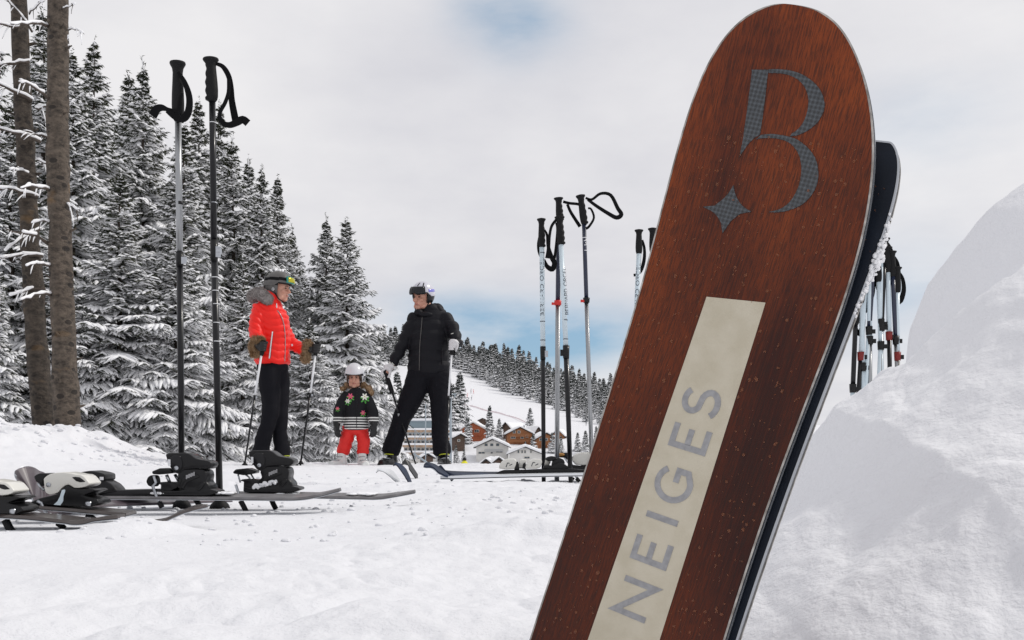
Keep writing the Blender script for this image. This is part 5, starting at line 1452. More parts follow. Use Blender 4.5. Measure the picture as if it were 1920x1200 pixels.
white_block(tH, DH + .02, [(1228, 690), (1234, 640), (1250, 612), (1296, 616), (1290, 650), (1276, 692)])
white_block(tH, DH, [(1284, 692), (1292, 660), (1312, 628), (1352, 610), (1416, 614), (1424, 640), (1410, 680), (1380, 692)], [[((1336, 672), (1348, 640)), ((1348, 640), (1366, 642)), ((1368, 664), (1392, 652))]])
part('toe_piece', tH, DH, 'black', [(Z7([(1430, 692), (1440, 668), (1470, 660), (1500, 668), (1560, 640), (1600, 650), (1640, 676), (1610, 700)]), .036), (Z7([(1452, 622), (1458, 600), (1500, 588), (1540, 596), (1536, 618), (1490, 634)]), .030), (Z7([(1500, 668), (1510, 620), (1560, 600), (1600, 618), (1612, 650), (1560, 672)]), .024)], bev=.005)
white_block(tH, DH + .05, [(1444, 664), (1452, 618), (1482, 606), (1494, 640), (1478, 668)])
tJ = thing('ski', 'ski with black and white binding mostly hidden by the edge of the wooden ski', 'ski', pix(1085, 886, 4.5), 0, GT)
board([(1000, 884, 4.5), (1040, 885, 4.5), (1090, 885.5, 4.5), (1160, 885, 4.5), (1320, 882, 4.5)], [.04, .042, .04, .04, .04], .009, 'ski_grey', tJ, (0, 1, .03))
part('binding_base', tJ, 4.5, 'black', [(Z7([(1520, 720), (1560, 690), (1660, 660), (1740, 668), (1780, 650), (1830, 650), (1830, 722)]), .034)])
part('heel_lever', tJ, 4.5, 'black', [(Z7([(1540, 574), (1580, 562), (1636, 560), (1668, 590), (1672, 620), (1640, 626), (1606, 604), (1552, 600)]), .03)], bev=.006)
q = MB(); ell(q, pix(*Z7([(1572, 578)])[0], 4.5) + Vector((0, -.028, 0)), (.02, .008, .008)); q.build('amber_mark', mat('amber_plastic', (.45, .22, .05), .4), tJ, True)
o = part('binding_housing', tJ, 4.48, 'white_plastic', [(Z7([(1668, 626), (1672, 592), (1700, 568), (1760, 558), (1830, 560), (1830, 640), (1770, 664), (1700, 662)]), .036)], bev=.008)
wire('brake_rod', tJ, 4.5, Z7([(1604, 606), (1640, 650), (1664, 676)]), .004, 'steel', -.038); wire('brake_rod', tJ, 4.5, Z7([(1636, 620), (1672, 668)]), .004, 'steel', -.038)
wire('brake_arm', tJ, 4.4, Z7([(1648, 696), (1684, 736), (1716, 786)]), .005, 'steel', -.05)
wire('brake_tip', tJ, 4.4, Z7([(1700, 768), (1724, 796)]), .009, 'black_matt', -.05); wire('brake_tip', tJ, 4.4, Z7([(1650, 780), (1672, 782), (1684, 790)]), .012, 'black_matt', .03)

# loose crumbs of snow lying about
def crumbs():
    rs = random.Random(77); mb = MB()
    for i in range(700):
        zone = rs.random()
        if zone < .45: x, y = rs.uniform(-1.25, .1), rs.uniform(1.5, 3.2)
        elif zone < .7: y = rs.uniform(7.8, 9.6); x = rs.uniform(-4.9, -2.9)
        else: y = rs.uniform(2.6, 6.5); x = rs.uniform(-.4, .35) * y
        r_ = rs.uniform(.002, .008) * (1 + (y > 7) * 1.3) * (1 + .4 * (y > 4)) * (1.8 if rs.random() < .03 else 1)
        b = len(mb.v); ell(mb, (x, y, tz(x, y) + r_ * .15), (r_ * rs.uniform(.8, 1.5), r_ * rs.uniform(.8, 1.4), r_ * rs.uniform(.5, .9)), None, 7, 5)
        for k in range(b, len(mb.v)):
            p = mb.v[k]; mb.v[k] = (p[0] + rs.uniform(-1, 1) * r_ * .2, p[1] + rs.uniform(-1, 1) * r_ * .2, p[2] + rs.uniform(-1, 1) * r_ * .15)
    o = mb.build('snow_crumbs', M['snow'], None, True); tag(o, 'loose crumbs of snow scattered over the packed snow', 'snow', None, 'stuff')
crumbs()
# ------------------------------------------------------------------ people
M['skin'] = mat('skin', (.50, .25, .18), .55, spec=.3, var=(25, (.58, .32, .24)))
M['hair'] = mat('brown_hair', (.05, .03, .02), .6)
M['eye'] = mat('dark_eye', (.015, .012, .012), .2)
M['lip'] = mat('lip', (.42, .13, .11), .5)
M['red_jacket'] = mat('red_quilted_nylon', (.86, .016, .010), .42, spec=.3, bump=(60, .3, .004), sheen=.1)
M['red_trousers'] = mat('red_snow_trousers', (.72, .02, .016), .6, bump=(40, .5, .006))
M['black_down'] = mat('black_quilted_nylon', (.008, .008, .011), .6, spec=.2, bump=(60, .3, .004))
M['black_cloth'] = mat('black_stretch_cloth', (.008, .008, .011), .8, spec=.15, bump=(35, .5, .006))
M['fur_grey'] = mat('grey_fur', (.30, .275, .265), .95, spec=.1)
M['fur_brown'] = mat('brown_fur', (.24, .145, .075), .95, spec=.1, var=(18, (.42, .30, .19)))
M['leather_black'] = mat('black_glove_leather', (.010, .010, .011), .5, bump=(80, .4, .003))
M['leather_white'] = mat('white_glove_leather', (.62, .61, .62), .55, bump=(60, .5, .004))
M['helmet_grey'] = mat('dark_grey_helmet', (.085, .08, .078), .45, var=(30, (.11, .105, .10)))
M['helmet_white'] = mat('white_helmet', (.66, .66, .69), .28, coat=.5)
M['helmet_pearl'] = mat('silver_white_helmet', (.58, .58, .64), .25, coat=.6)
M['lens_dark'] = mat('dark_mirror_lens', (.006, .007, .010), .08, spec=.45)
M['lens_yellow'] = mat('yellow_mirror_lens', (.50, .46, .03), .15, metal=.5)
M['lens_orange'] = mat('turquoise_lens_rim', (.04, .28, .24), .2)
M['boot_white'] = mat('white_ski_boot', (.70, .71, .70), .35, coat=.4)
M['boot_black'] = mat('black_ski_boot', (.012, .012, .013), .32, coat=.3)
M['neon'] = mat('neon_yellow', (.45, .50, .03), .5)
M['pink'] = mat('pink_embroidery', (.70, .12, .22), .7); M['leaf'] = mat('green_embroidery', (.08, .35, .06), .7); M['petal'] = mat('white_embroidery', (.78, .78, .72), .7)
def stripes_mat(z0, z1, n, base):
    m = bpy.data.materials.new('black_cloth_white_stripes'); m.use_nodes = True
    t = m.node_tree; b = t.nodes['Principled BSDF']; b.inputs['Roughness'].default_value = .75; b.inputs['Specular IOR Level'].default_value = .2
    g = t.nodes.new('ShaderNodeTexCoord'); s = t.nodes.new('ShaderNodeSeparateXYZ'); t.links.new(g.outputs['Object'], s.inputs[0])
    u = mathn(t, 'MULTIPLY', mathn(t, 'SUBTRACT', s.outputs[2], z0), n / (z1 - z0))
    st = mathn(t, 'LESS_THAN', mathn(t, 'FRACT', u), .45)
    st = mathn(t, 'MULTIPLY', st, mathn(t, 'MULTIPLY', mathn(t, 'GREATER_THAN', s.outputs[2], z0), mathn(t, 'LESS_THAN', s.outputs[2], z1)))
    t.links.new(mixc(t, st, (.012, .012, .015), (.78, .78, .76)), b.inputs['Base Color'])
    return m
def rotm(yaw, pitch, roll=0): return Matrix.Rotation(R(yaw), 3, 'Z') @ Matrix.Rotation(R(pitch), 3, 'X') @ Matrix.Rotation(R(roll), 3, 'Y')
def head_parts(mb, c, rm, s, kid=0):
    X = lambda x, y, z: c + rm @ (Vector((x, y, z)) * s)
    E = lambda p, r: ell(mb, X(*p), (r[0] * s, r[1] * s, r[2] * s), rm, 18, 12)
    E((0, .008, .022), (.076, .094, .103)); E((0, -.022, -.045), (.060, .066, .072)); E((0, -.066, -.098), (.026, .024, .020))
    E((.040, -.042, -.085), (.024, .034, .026)); E((-.040, -.042, -.085), (.024, .034, .026))          # jaw
    E((.036, -.066, -.025), (.024, .020, .020)); E((-.036, -.066, -.025), (.024, .020, .020))          # cheeks
    E((0, -.078, .030), (.046, .018, .012))                                                            # brow
    if kid: E((.036, -.062, -.05), (.026, .024, .024)); E((-.036, -.062, -.05), (.026, .024, .024))
    tube(mb, [X(0, -.083, .018), X(0, -.097, -.006), X(0, -.110 + kid * .008, -.028)], [.007 * s, .010 * s, .0135 * s], 10, round_ends=True)
    E((.012, -.096, -.031), (.009, .010, .007)); E((-.012, -.096, -.031), (.009, .010, .007))
    E((0, -.086, -.058), (.024, .010, .006)); E((0, -.085, -.068), (.020, .011, .007))                  # lips
    E((.078, .012, -.008), (.010, .018, .030)); E((-.078, .012, -.008), (.010, .018, .030))            # ears
    tube(mb, [X(0, .018, -.05), X(0, .028, -.12), X(0, .03, -.20)], [.055 * s, .052 * s, .060 * s], 16)
def face_bits(t, body, c, rm, s, kid=0):
    X = lambda x, y, z: c + rm @ (Vector((x, y, z)) * s)
    for sx in (-1, 1):
        q = MB(); ell(q, X(sx * .030, -.0845, .003), (.0125 * s, .0075 * s, .0052 * s), rm, 12, 8); e = q.build('eye', M['eye'], body, True)
        q = MB(); tube(q, [X(sx * .014, -.0965, .019), X(sx * .030, -.0960, .024), X(sx * .048, -.084, .019)], [.003 * s, .0036 * s, .002 * s], 6); q.build('eyebrow', M['hair'], body, True)
    q = MB(); tube(q, [X(-.022, -.0885, -.064), X(-.010, -.0955, -.0625), X(0, -.097, -.0635), X(.010, -.0955, -.0625), X(.022, -.0885, -.064)], [.002 * s, .0042 * s, .0042 * s, .0042 * s, .002 * s], 8); q.build('mouth', M['lip'], body, True)
def shell(c, rm, s, rad, cen, cond, thick=.012, nu=64, nv=40):
    """ellipsoid shell piece kept where cond(azimuth, z) holds; azimuth 0 = front"""
    v = []; idx = {}; f = []; mats = []
    def P(i, j, off):
        az = -PI + 2 * PI * i / nu; el = -PI / 2 + PI * j / nv
        return Vector(((rad[0] + off) * math.cos(el) * math.sin(az), -(rad[1] + off) * math.cos(el) * math.cos(az), (rad[2] + off) * math.sin(el))) + Vector(cen)
    def V(i, j, o):
        i %= nu; k = (i, j, o)
        if k not in idx: idx[k] = len(v); v.append(c + rm @ (P(i, j, 0 if o else -thick) * s))
        return idx[k]
    cells = set()
    for i in range(nu):
        for j in range(nv):
            az = -PI + 2 * PI * (i + .5) / nu; z = P(i, j, 0).z * .5 + P(i, j + 1, 0).z * .5
            if cond(math.degrees(az), z): cells.add((i, j))
    for (i, j) in cells:
        f.append((V(i, j, 1), V(i + 1, j, 1), V(i + 1, j + 1, 1), V(i, j + 1, 1))); f.append((V(i, j, 0), V(i, j + 1, 0), V(i + 1, j + 1, 0), V(i + 1, j, 0)))
        for (di, dj, a, b) in ((0, -1, (i, j), (i + 1, j)), (0, 1, (i + 1, j + 1), (i, j + 1)), (-1, 0, (i, j + 1), (i, j)), (1, 0, (i + 1, j), (i + 1, j + 1))):
            if ((i + di) % nu, j + dj) not in cells: f.append((V(a[0], a[1], 1), V(a[0], a[1], 0), V(b[0], b[1], 0), V(b[0], b[1], 1)))
    mb = MB(); mb.add(v, f); return mb
HR = (.100, .120, .118); HCEN = (0, .012, .026)
def helmet(t, c, rm, s, mt, ear='black', big=1.0):
    hr = tuple(a * big for a in HR)
    sh = shell(c, rm, s, hr, HCEN, lambda az, z: z > (.050 if abs(az) < 62 else .050 - min(1, (abs(az) - 62) / 25) * .045), .014)
    o = sh.build('helmet', M[mt], t, True)
    for sg in (-1, 1):
        ea = shell(c, rm, s, (hr[0] * .97, hr[1] * .97, hr[2] * .98), HCEN, lambda az, z: 68 < az * sg < 128 and z > -.075 and z < .02, .02)
        ea.build('ear_pad', M[ear], o, True)
    li = shell(c, rm, s, (hr[0] * .955, hr[1] * .955, hr[2] * .97), HCEN, lambda az, z: z > (.038 if abs(az) < 66 else -.01) and z < .06, .014)
    li.build('lining', M['black_matt'], o, True)
    X = lambda x, y, z: c + rm @ (Vector((x, y, z)) * s)
    for sx in (-1, 1):
        q = MB(); tube(q, [X(sx * .086, -.005, -.045), X(sx * .066, -.038, -.098), X(sx * .03, -.070, -.122), X(0, -.078, -.126)], [.0055 * s] * 4, 6); q.build('chin_strap', M['black_matt'], o, True)
    return o
def fur(name, parent, blobs, m, seed, n=2500, L=.022, base_v=.012):
    mb = MB()
    for c, r in blobs: ell(mb, c, r, None, 14, 10)
    me = remesh(mb, base_v, 1)
    co = get_co(me); no = get_no(me); rs = np.random.RandomState(seed)
    i = rs.randint(0, len(co), n); P = co[i]; d = no[i] + rs.normal(size=(n, 3)) * .45; d[:, 2] -= .25; d /= np.linalg.norm(d, axis=1)[:, None]
    w = np.cross(d, rs.normal(size=(n, 3))); w /= np.linalg.norm(w, axis=1)[:, None]
    l = L * (.6 + .8 * rs.rand(n)); tri = np.stack([P + w * .0028, P - w * .0028, P + d * l[:, None]], 1).reshape(-1, 3)
    v = np.concatenate([co, tri]); f = [list(p.vertices) for p in me.polygons] + [[len(co) + 3 * k, len(co) + 3 * k + 1, len(co) + 3 * k + 2] for k in range(n)]
    bpy.data.meshes.remove(me)
    return link(name, mesh_np(name, v, f, [M[m]], False), parent)
def fist(c, ax, d, s=1.0):
    """gloved hand closed round a pole: c on the pole, ax pole axis (up), d from the pole towards the palm"""
    mb = MB(); ax = ax.normalized(); d = (d - ax * d.dot(ax)).normalized(); e = ax.cross(d)
    ell(mb, c + d * .034 * s, (.020 * s, .036 * s, .044 * s), Matrix((d, e, ax)).transposed(), 16, 10)
    for i, (ln, r) in enumerate(((1.0, .0120), (1.06, .0125), (1.02, .0120), (.85, .0105))):
        pts = []
        for k in range(9):
            a = R(62 + (262 - 62) * ln * k / 8); rad = .027 * s
            pts.append(c + ax * ((1.5 - i) * .0225 * s) + (d * math.cos(a) + e * math.sin(a)) * rad)
        tube(mb, pts, [r * s * (1.1 - .25 * k / 8) for k in range(9)], 10, round_ends=True)
    tube(mb, [c + d * .026 * s - e * .030 * s + ax * .005 * s, c + d * .004 * s - e * .038 * s + ax * .030 * s, c - d * .020 * s - e * .024 * s + ax * .046 * s, c - d * .034 * s - e * .002 * s + ax * .044 * s], [.015 * s, .0135 * s, .012 * s, .010 * s], 10, round_ends=True)
    return mb
def open_hand(mb, wrist, dirn, palmn, s):
    """hanging, slightly curled hand"""
    dirn = dirn.normalized(); palmn = (palmn - dirn * palmn.dot(dirn)).normalized(); e = dirn.cross(palmn)
    c = wrist + dirn * .045 * s
    ell(mb, c, (.038 * s, .018 * s, .048 * s), Matrix((e, palmn, dirn)).transposed(), 14, 10)
    for i, ln in enumerate((.85, 1.0, .95, .75)):
        b = c + e * ((i - 1.5) * .020 * s) + dirn * .038 * s
        tube(mb, [b, b + dirn * .026 * ln * s + palmn * .004 * s, b + dirn * .048 * ln * s + palmn * .016 * s, b + dirn * .060 * ln * s + palmn * .032 * s], [.0115 * s, .011 * s, .010 * s, .008 * s], 8, round_ends=True)
    tube(mb, [c - e * .03 * s - dirn * .015 * s, c - e * .05 * s + dirn * .012 * s + palmn * .01 * s, c - e * .048 * s + dirn * .038 * s + palmn * .02 * s], [.014 * s, .012 * s, .010 * s], 8, round_ends=True)
def bvh_of(o):
    me = o.data; L = wloc(o)
    return BVHTree.FromPolygons([v.co + L for v in me.vertices], [list(p.vertices) for p in me.polygons])
def proj(b, px, py, D, lift=.004):
    d = Vector(((px - 960) / F, 1, (HZ - py) / F)).normalized()
    hit_, n_, i_, ds = b.ray_cast(CAMP, d)
    if hit_ is None: return pix(px, py, D) + Vector((0, -.15, 0))
    return hit_ - d * lift
def line_on(name, parent, b, path, D, r, m):
    P = [proj(b, x, y, D) for x, y in dens(path, 5)]
    q = MB(); tube(q, P, r, 6); return q.build(name, m, parent, True)
def blob_on(q, b, cx_, cy_, rx, ry, ang, D, m):
    P = [proj(b, cx_, cy_, D, .006)]
    for k in range(10):
        a = 2 * PI * k / 10; x = rx * math.cos(a); y = ry * math.sin(a); P.append(proj(b, cx_ + x * math.cos(ang) - y * math.sin(ang), cy_ + x * math.sin(ang) + y * math.cos(ang), D, .004))
    q.add(P, [(0, 1 + k, 1 + (k + 1) % 10) for k in range(10)], m)
def boot(t, c, D, yaw, s, mt, accent=None):
    """c: ankle bottom (on the ground) in pixels"""
    k = pix(*c, D); rm = Matrix.Rotation(R(yaw), 3, 'Z')
    X = lambda x, y, z: k + rm @ (Vector((x, y, z)) * s)
    mb = MB()
    tube(mb, [X(0, .05, .03), X(0, -.03, .035), X(0, -.12, .03), X(0, -.18, .028)], [(.045 * s, .048 * s), (.05 * s, .052 * s), (.040 * s, .050 * s), (.028 * s, .042 * s)], 16, up=(0, 0, 1), round_ends=True)
    tube(mb, [X(0, .025, .03), X(0, .022, .09), X(0, .018, .15)], [(.058 * s, .066 * s), (.052 * s, .058 * s), (.046 * s, .050 * s)], 18, up=rm @ Vector((1, 0, 0)))
    box(mb, X(0, -.05, .006), (.085 * s, .30 * s, .022 * s), 0, R(yaw)); 
    me = remesh(mb, .010 * s, 1); me.materials.append(M[mt]); o = link('boot', me, t)
    for i, z in enumerate((.065, .105)):
        y = -.075 + i * .018 - (.04 if i == 0 else 0)
        q = MB(); tube(q, [X(-.052, y + .02, z - .004), X(-.03, y - .012, z + .004), X(.0, y - .022, z + .006), X(.03, y - .012, z + .004), X(.052, y + .02, z)], [.006 * s] * 5, 6)
        q.build('buckle', M['steel' if i % 2 == 0 else ('neon' if accent else 'alu')], o, True)
    return o
def person(label, D, foot):
    return thing('person', label, 'person', pix(foot[0], foot[1], D), 0)
def tubes(mb, P, lst, seg=18):
    for pts in lst: tube(mb, [P(*p[:3]) for p in pts], [(p[3], p[4]) if len(p) > 4 else p[3] for p in pts], seg, up=(1, 0, 0), round_ends=True)
def make_P(D):
    k = D / F
    def P(x, y, dy=0): return pix(x, y, D + dy)
    return P, k
def quilt(co_z, spacing, depth, w=.012):
    ph = np.abs((co_z / spacing) % 1.0 - .5) * spacing      # distance from the seam at .5
    return depth * (np.clip(ph / (spacing * .5), 0, 1) ** .5) - depth * .9

# ---- man
D = 10.25; P, k = make_P(D)
man = person('man in a black quilted jacket and white helmet, leaning on two poles', D, (790, 870))
hc = P(792, 557, .0); hrm = rotm(-34, 9, 4); hs = 1.10
b = MB(); head_parts(b, hc, hrm, hs)
w = lambda n: n * k
tubes(b, P, [[(800, 575, 0, w(11)), (806, 590, .02, w(24), .08), (805, 640, .02, w(26), .09), (805, 700, 0, w(28), .10)],
             [(790, 700, 0, w(15)), (754, 785, .0, w(11)), (736, 850, 0, w(9))], [(820, 700, 0, w(15)), (826, 785, -.02, w(11)), (829, 850, 0, w(9))],
             [(781, 600, 0, w(7)), (758, 643, -.03, w(6)), (733, 688, -.06, w(6)), (725, 697, -.08, w(6))], [(831, 602, 0, w(7)), (853, 632, -.10, w(6)), (849, 648, -.28, w(6))]])
me = remesh(b, .0075, 1); me.materials.append(M['skin']); mbody = link('body', me, man)
face_bits(man, mbody, hc, hrm, hs)
j = MB()
tubes(j, P, [[(801, 577, .01, w(16), .09), (806, 587, .02, w(30), .11), (806, 602, .02, w(37.5), .155), (805, 630, .01, w(40), .175), (804, 660, 0, w(39), .17), (804, 690, 0, w(41), .18), (804, 697, 0, w(41), .18)]])
tubes(j, P, [[(780, 592, .01, w(14), .085), (769, 616, -.01, w(14), .08), (757, 643, -.03, w(12.5), .075), (744, 668, -.05, w(11), .065), (737, 682, -.06, w(9.5), .055)],
             [(833, 596, .0, w(15), .09), (847, 613, -.05, w(14), .085), (854, 630, -.11, w(12.5), .08), (855, 642, -.20, w(12), .075), (851, 647, -.25, w(10), .06)]])
me = remesh(j, .009, 2)
z0 = float(pix(0, 697, D).z)
def fold(co): return np.array([mnoise.noise(Vector((c[0] * 9, c[1] * 9, c[2] * 14))) for c in co])
displace(me, lambda co, no: quilt(co[:, 2] - z0 + .05, .105, .017) + fold(co) * .006)
me.materials.append(M['black_down']); jk = link('jacket', me, man); jb_ = bvh_of(jk)
line_on('zip', jk, jb_, [(792, 588), (790, 615), (787, 650), (786, 694)], D, .0035, M['helmet_grey'])
line_on('pocket_zip', jk, jb_, [(829, 650), (829, 682)], D, .004, M['poleblack'])
line_on('logo_mark', jk, jb_, [(846, 626), (850, 625)], D, .004, M['petal'])
q = MB(); cu = [(730, 678), (734, 684), (732, 679), (738, 686), (735, 680), (739, 684)]
for a_, b_ in zip(cu, cu[1:]): tube(q, [proj(jb_, *a_, D), proj(jb_, *b_, D)], .0035, 5)
q.build('cuff_mark', M['petal'], jk)
hd = MB()
for i in range(9):
    a = R(-20 + 220 * i / 8); ell(hd, P(806 + 18 * math.cos(a), 580 - 1.5 * math.sin(a) + (3 if i > 5 else 0), .03 + .10 * math.sin(a)), (.045, .045, .048 + .012 * math.sin(max(0, a))), None, 12, 8)
ell(hd, P(785, 586, -.07), (.05, .05, .035)); ell(hd, P(800, 590, -.10), (.07, .035, .03)); ell(hd, P(820, 578, .05), (.065, .06, .05)); ell(hd, P(827, 585, .03), (.055, .06, .03))
me = remesh(hd, .010, 2); displace(me, lambda co, no: fold(co) * .012); me.materials.append(M['black_down']); link('hood', me, man)
tr = MB()
tubes(tr, P, [[(804, 690, 0, w(38), .15), (804, 705, 0, w(39), .155)],
              [(788, 702, 0, w(25), .14), (776, 735, 0, w(23), .125), (762, 765, 0, w(19.5), .11), (752, 787, -.01, w(17.5), .10), (744, 812, .0, w(16.5), .095), (735, 838, .01, w(17), .10), (732, 849, .01, w(16.5), .10)],
              [(821, 702, 0, w(25), .14), (825, 735, 0, w(22.5), .125), (826, 765, -.01, w(19), .11), (825, 787, -.02, w(16.5), .10), (825, 812, .0, w(15.5), .095), (828, 840, .01, w(17), .10), (829, 850, .01, w(16.5), .10)]])
me = remesh(tr, .009, 2); displace(me, lambda co, no: np.array([mnoise.noise(Vector((c[0] * 7, c[1] * 7, c[2] * 9))) + .5 * mnoise.noise(Vector((c[0] * 16, c[1] * 16, c[2] * 26))) for c in co]) * .010)
me.materials.append(M['black_cloth']); link('trousers', me, man)
for cx_, yw in ((733, -25), (831, 18)):
    boot(man, (cx_, 871.5), D - .02, yw, 1.0, 'boot_black', True)
he = helmet(man, hc, hrm, hs, 'helmet_pearl', 'black', 1.05)
for az0 in (10, 45):
    vt = shell(hc, hrm, hs, (.1065, .1275, .1255), HCEN, lambda az, z, a=az0: abs(az - a - (z - .1) * 300) < 3.5 and .102 < z < .134, .004, 120, 80)
    if vt.v: vt.build('vent', M['black_matt'], he)
st_ = shell(hc, hrm, hs, (.1062, .1272, .1252), HCEN, lambda az, z: 70 < abs(az) < 150 and .045 < z < .072, .003, 90, 60); st_.build('violet_band', mat('violet_gloss', (.20, .20, .62), .25, coat=.5), he, True)
gl = shell(hc, hrm, hs, (.118, .146, .131), (0, .012, .034), lambda az, z: abs(az) < 50 and .030 + (.010 if abs(az) < 9 else 0) < z < .090, .012, 72, 48); gl.build('visor', M['lens_dark'], he, True)
gr_ = shell(hc, hrm, hs, (.115, .142, .130), (0, .012, .034), lambda az, z: abs(az) < 54 and .024 + (.010 if abs(az) < 9 else 0) < z < .096, .012, 72, 48); gr_.build('visor_frame', M['black_matt'], he, True)
GM = None
ma = (P(721, 690) - P(733, 735)).normalized()
h1 = fist(P(724, 700, -.08), (pix(722, 697, D) - pix(780, 872, D)).normalized(), Vector((.5, .2, 1)), 1.0)
h1 = MB(); wr = P(735, 686, -.06); gp = P(723, 698, -.10)
ell(h1, P(728, 691, -.085), (.052, .045, .032), rotm(0, 0, 45), 14, 10)
for i in range(4):
    yo = (i - 1.5) * .021; e_ = .92 + .08 * (i in (1, 2))
    tube(h1, [P(722, 691, -.085 + yo), P(717, 695, -.088 + yo), P(715, 701, -.09 + yo * .95), P(717, 706 * 1.0 + (0 if i != 3 else -2), -.092 + yo * .9)], [.0135, .0125, .0115, .010], 10, round_ends=True)
tube(h1, [P(731, 696, -.11), P(731, 702, -.125), P(728, 707, -.12)], [.015, .0135, .011], 10, round_ends=True)
tube(h1, [P(729, 690, -.08), P(735, 684, -.065)], [.036, .038], 12)
me = remesh(h1, .0045, 1); me.materials.append(M['leather_white']); link('glove', me, man)
pA = P(849, 648, -.30)
h2 = fist(pA, (P(848, 640) - P(846, 668)).normalized(), Vector((.6, .75, .2)), 1.12)
tube(h2, [pA + Vector((.03, .03, .01)), P(852, 643, -.24)], [.040, .044], 14)
me = remesh(h2, .0045, 1); me.materials.append(M['leather_white']); link('glove', me, man)
pole('black ski pole leaned on by the man, sloping down between his legs', 'poles held by the man', D - .09, (721, 692), (736, 738), 4.6, [((736, 737), (748, 777), 3.6, 3.4, 'poleblack'), ((748, 776), (780, 872), 3.6, 3.0, 'poleblack')], (780, 872), -1, (748, 779, 5.5, 7, 'alu', 1), [])
pole('white topped ski pole in the gloved fist of the man', 'poles held by the man', D - .29, (849, 638), (847, 666), 4.4, [((847, 665), (841, 744), 3.8, 3.6, 'whiteink'), ((841, 743), (837, 874), 3.8, 3.2, 'poleblack')], (837, 874), 0, (841, 745, 5.5, 5, 'black', 1), [([(851, 668), (853, 660), (850, 656)], [.006, .006])])

# ---- woman
D = 9.3; P, k = make_P(D)
wom = person('woman in bright red quilted jacket and dark grey helmet, holding two poles', D, (510, 873))
hc = P(523, 541, 0); hrm = rotm(76, 6, 0); hs = 1.02
b = MB(); head_parts(b, hc, hrm, hs)
tubes(b, P, [[(517, 556, 0, w(10)), (508, 575, 0, w(20), .07), (512, 620, 0, w(20), .08), (512, 685, 0, w(22), .09)],
             [(505, 685, -.06, w(14)), (508, 775, -.07, w(10)), (490, 848, -.07, w(7))], [(522, 685, .06, w(14)), (527, 780, .07, w(10)), (529, 852, .07, w(7))],
             [(488, 578, -.08, w(8)), (480, 622, -.15, w(7)), (487, 645, -.24, w(5.5))], [(524, 590, .10, w(8)), (545, 645, .08, w(6.5)), (582, 656, 0, w(5.5))]])
me = remesh(b, .0075, 1); me.materials.append(M['skin']); wbody = link('body', me, wom); face_bits(wom, wbody, hc, hrm, hs)
j = MB()
tubes(j, P, [[(514, 560, .0, w(13), .08), (508, 571, 0, w(23), .11), (507, 585, 0, w(29), .14), (509, 602, -.01, w(33), .155), (512, 622, -.01, w(31.5), .15), (513, 640, 0, w(30), .15), (511, 660, 0, w(32), .165), (510, 678, 0, w(34), .17)]])
tubes(j, P, [[(489, 577, -.07, w(15), .08), (483, 598, -.11, w(14.5), .075), (480, 622, -.15, w(13.5), .07), (484, 638, -.21, w(12), .06)],
             [(522, 592, .09, w(13), .07), (534, 620, .12, w(12), .065), (546, 643, .09, w(12), .06), (560, 652, .04, w(11.5), .055), (570, 656, .01, w(11), .055)]])
me = remesh(j, .008, 2); x0 = float(pix(522, 600, D).x)
def chev(co):
    z = co[:, 2] - .42 * np.abs(co[:, 0] - x0 - .03)
    ph = np.abs(((z + .05 * np.array([mnoise.noise(Vector((c[0] * 6, c[1] * 6, c[2] * 3))) for c in co])) / .060) % 1 - .5) * 2
    return .014 * ph ** .45 - .009
displace(me, lambda co, no: chev(co) + fold(co) * .004)
me.materials.append(M['red_jacket']); jk = link('jacket', me, wom); jb_ = bvh_of(jk)
line_on('zip', jk, jb_, [(520, 582), (528, 594), (533, 612), (535, 640), (534, 677)], D, .0042, M['alu'])
line_on('pocket_zip', jk, jb_, [(511, 622), (508, 645), (505, 672)], D, .0065, M['whiteink']); line_on('pocket_teeth', jk, jb_, [(512, 622), (509, 645), (506.5, 672)], D - .004, .0032, M['ink'])
line_on('collar_zip', jk, jb_, [(518.5, 569), (519, 577)], D, .005, M['whiteink'])
q = MB(); blob_on(q, jb_, 547.5, 647, 2, 2.4, 0, D, 0); q.build('badge', M['whiteink'], jk)
cl_ = MB(); tubes(cl_, P, [[(512, 547, .01, w(13), .085), (511, 556, .0, w(15), .09), (508, 566, 0, w(17), .10)]]); ell(cl_, P(503, 552, .02), (.06, .08, .06)); ell(cl_, P(499, 561, .02), (.09, .10, .06))
me = remesh(cl_, .009, 2); displace(me, lambda co, no: fold(co) * .008); me.materials.append(M['red_jacket']); link('collar', me, wom)
fur('fur_hood', wom, [(P(473, 556, -.02), (.045, .06, .055)), (P(482, 551, -.07), (.055, .06, .055)), (P(493, 554, -.11), (.06, .05, .055)), (P(502, 561, -.12), (.05, .045, .05)), (P(478, 553, .06), (.05, .06, .05)), (P(490, 548, .10), (.05, .05, .05))], 'fur_grey', 3, 3800, .016)
fur('fur_cuff', wom, [(P(483, 638, -.22), (.055, .055, .045)), (P(476, 650, -.20), (.04, .05, .055)), (P(479, 661, -.19), (.042, .045, .042)), (P(489, 639, -.24), (.03, .045, .04))], 'fur_brown', 5, 3200, .024)
fur('fur_cuff', wom, [(P(577, 646, -.0), (.04, .05, .04)), (P(574, 657, -.0), (.036, .05, .05)), (P(573, 670, .0), (.038, .045, .048))], 'fur_brown', 6, 2800, .024)
tr = MB()
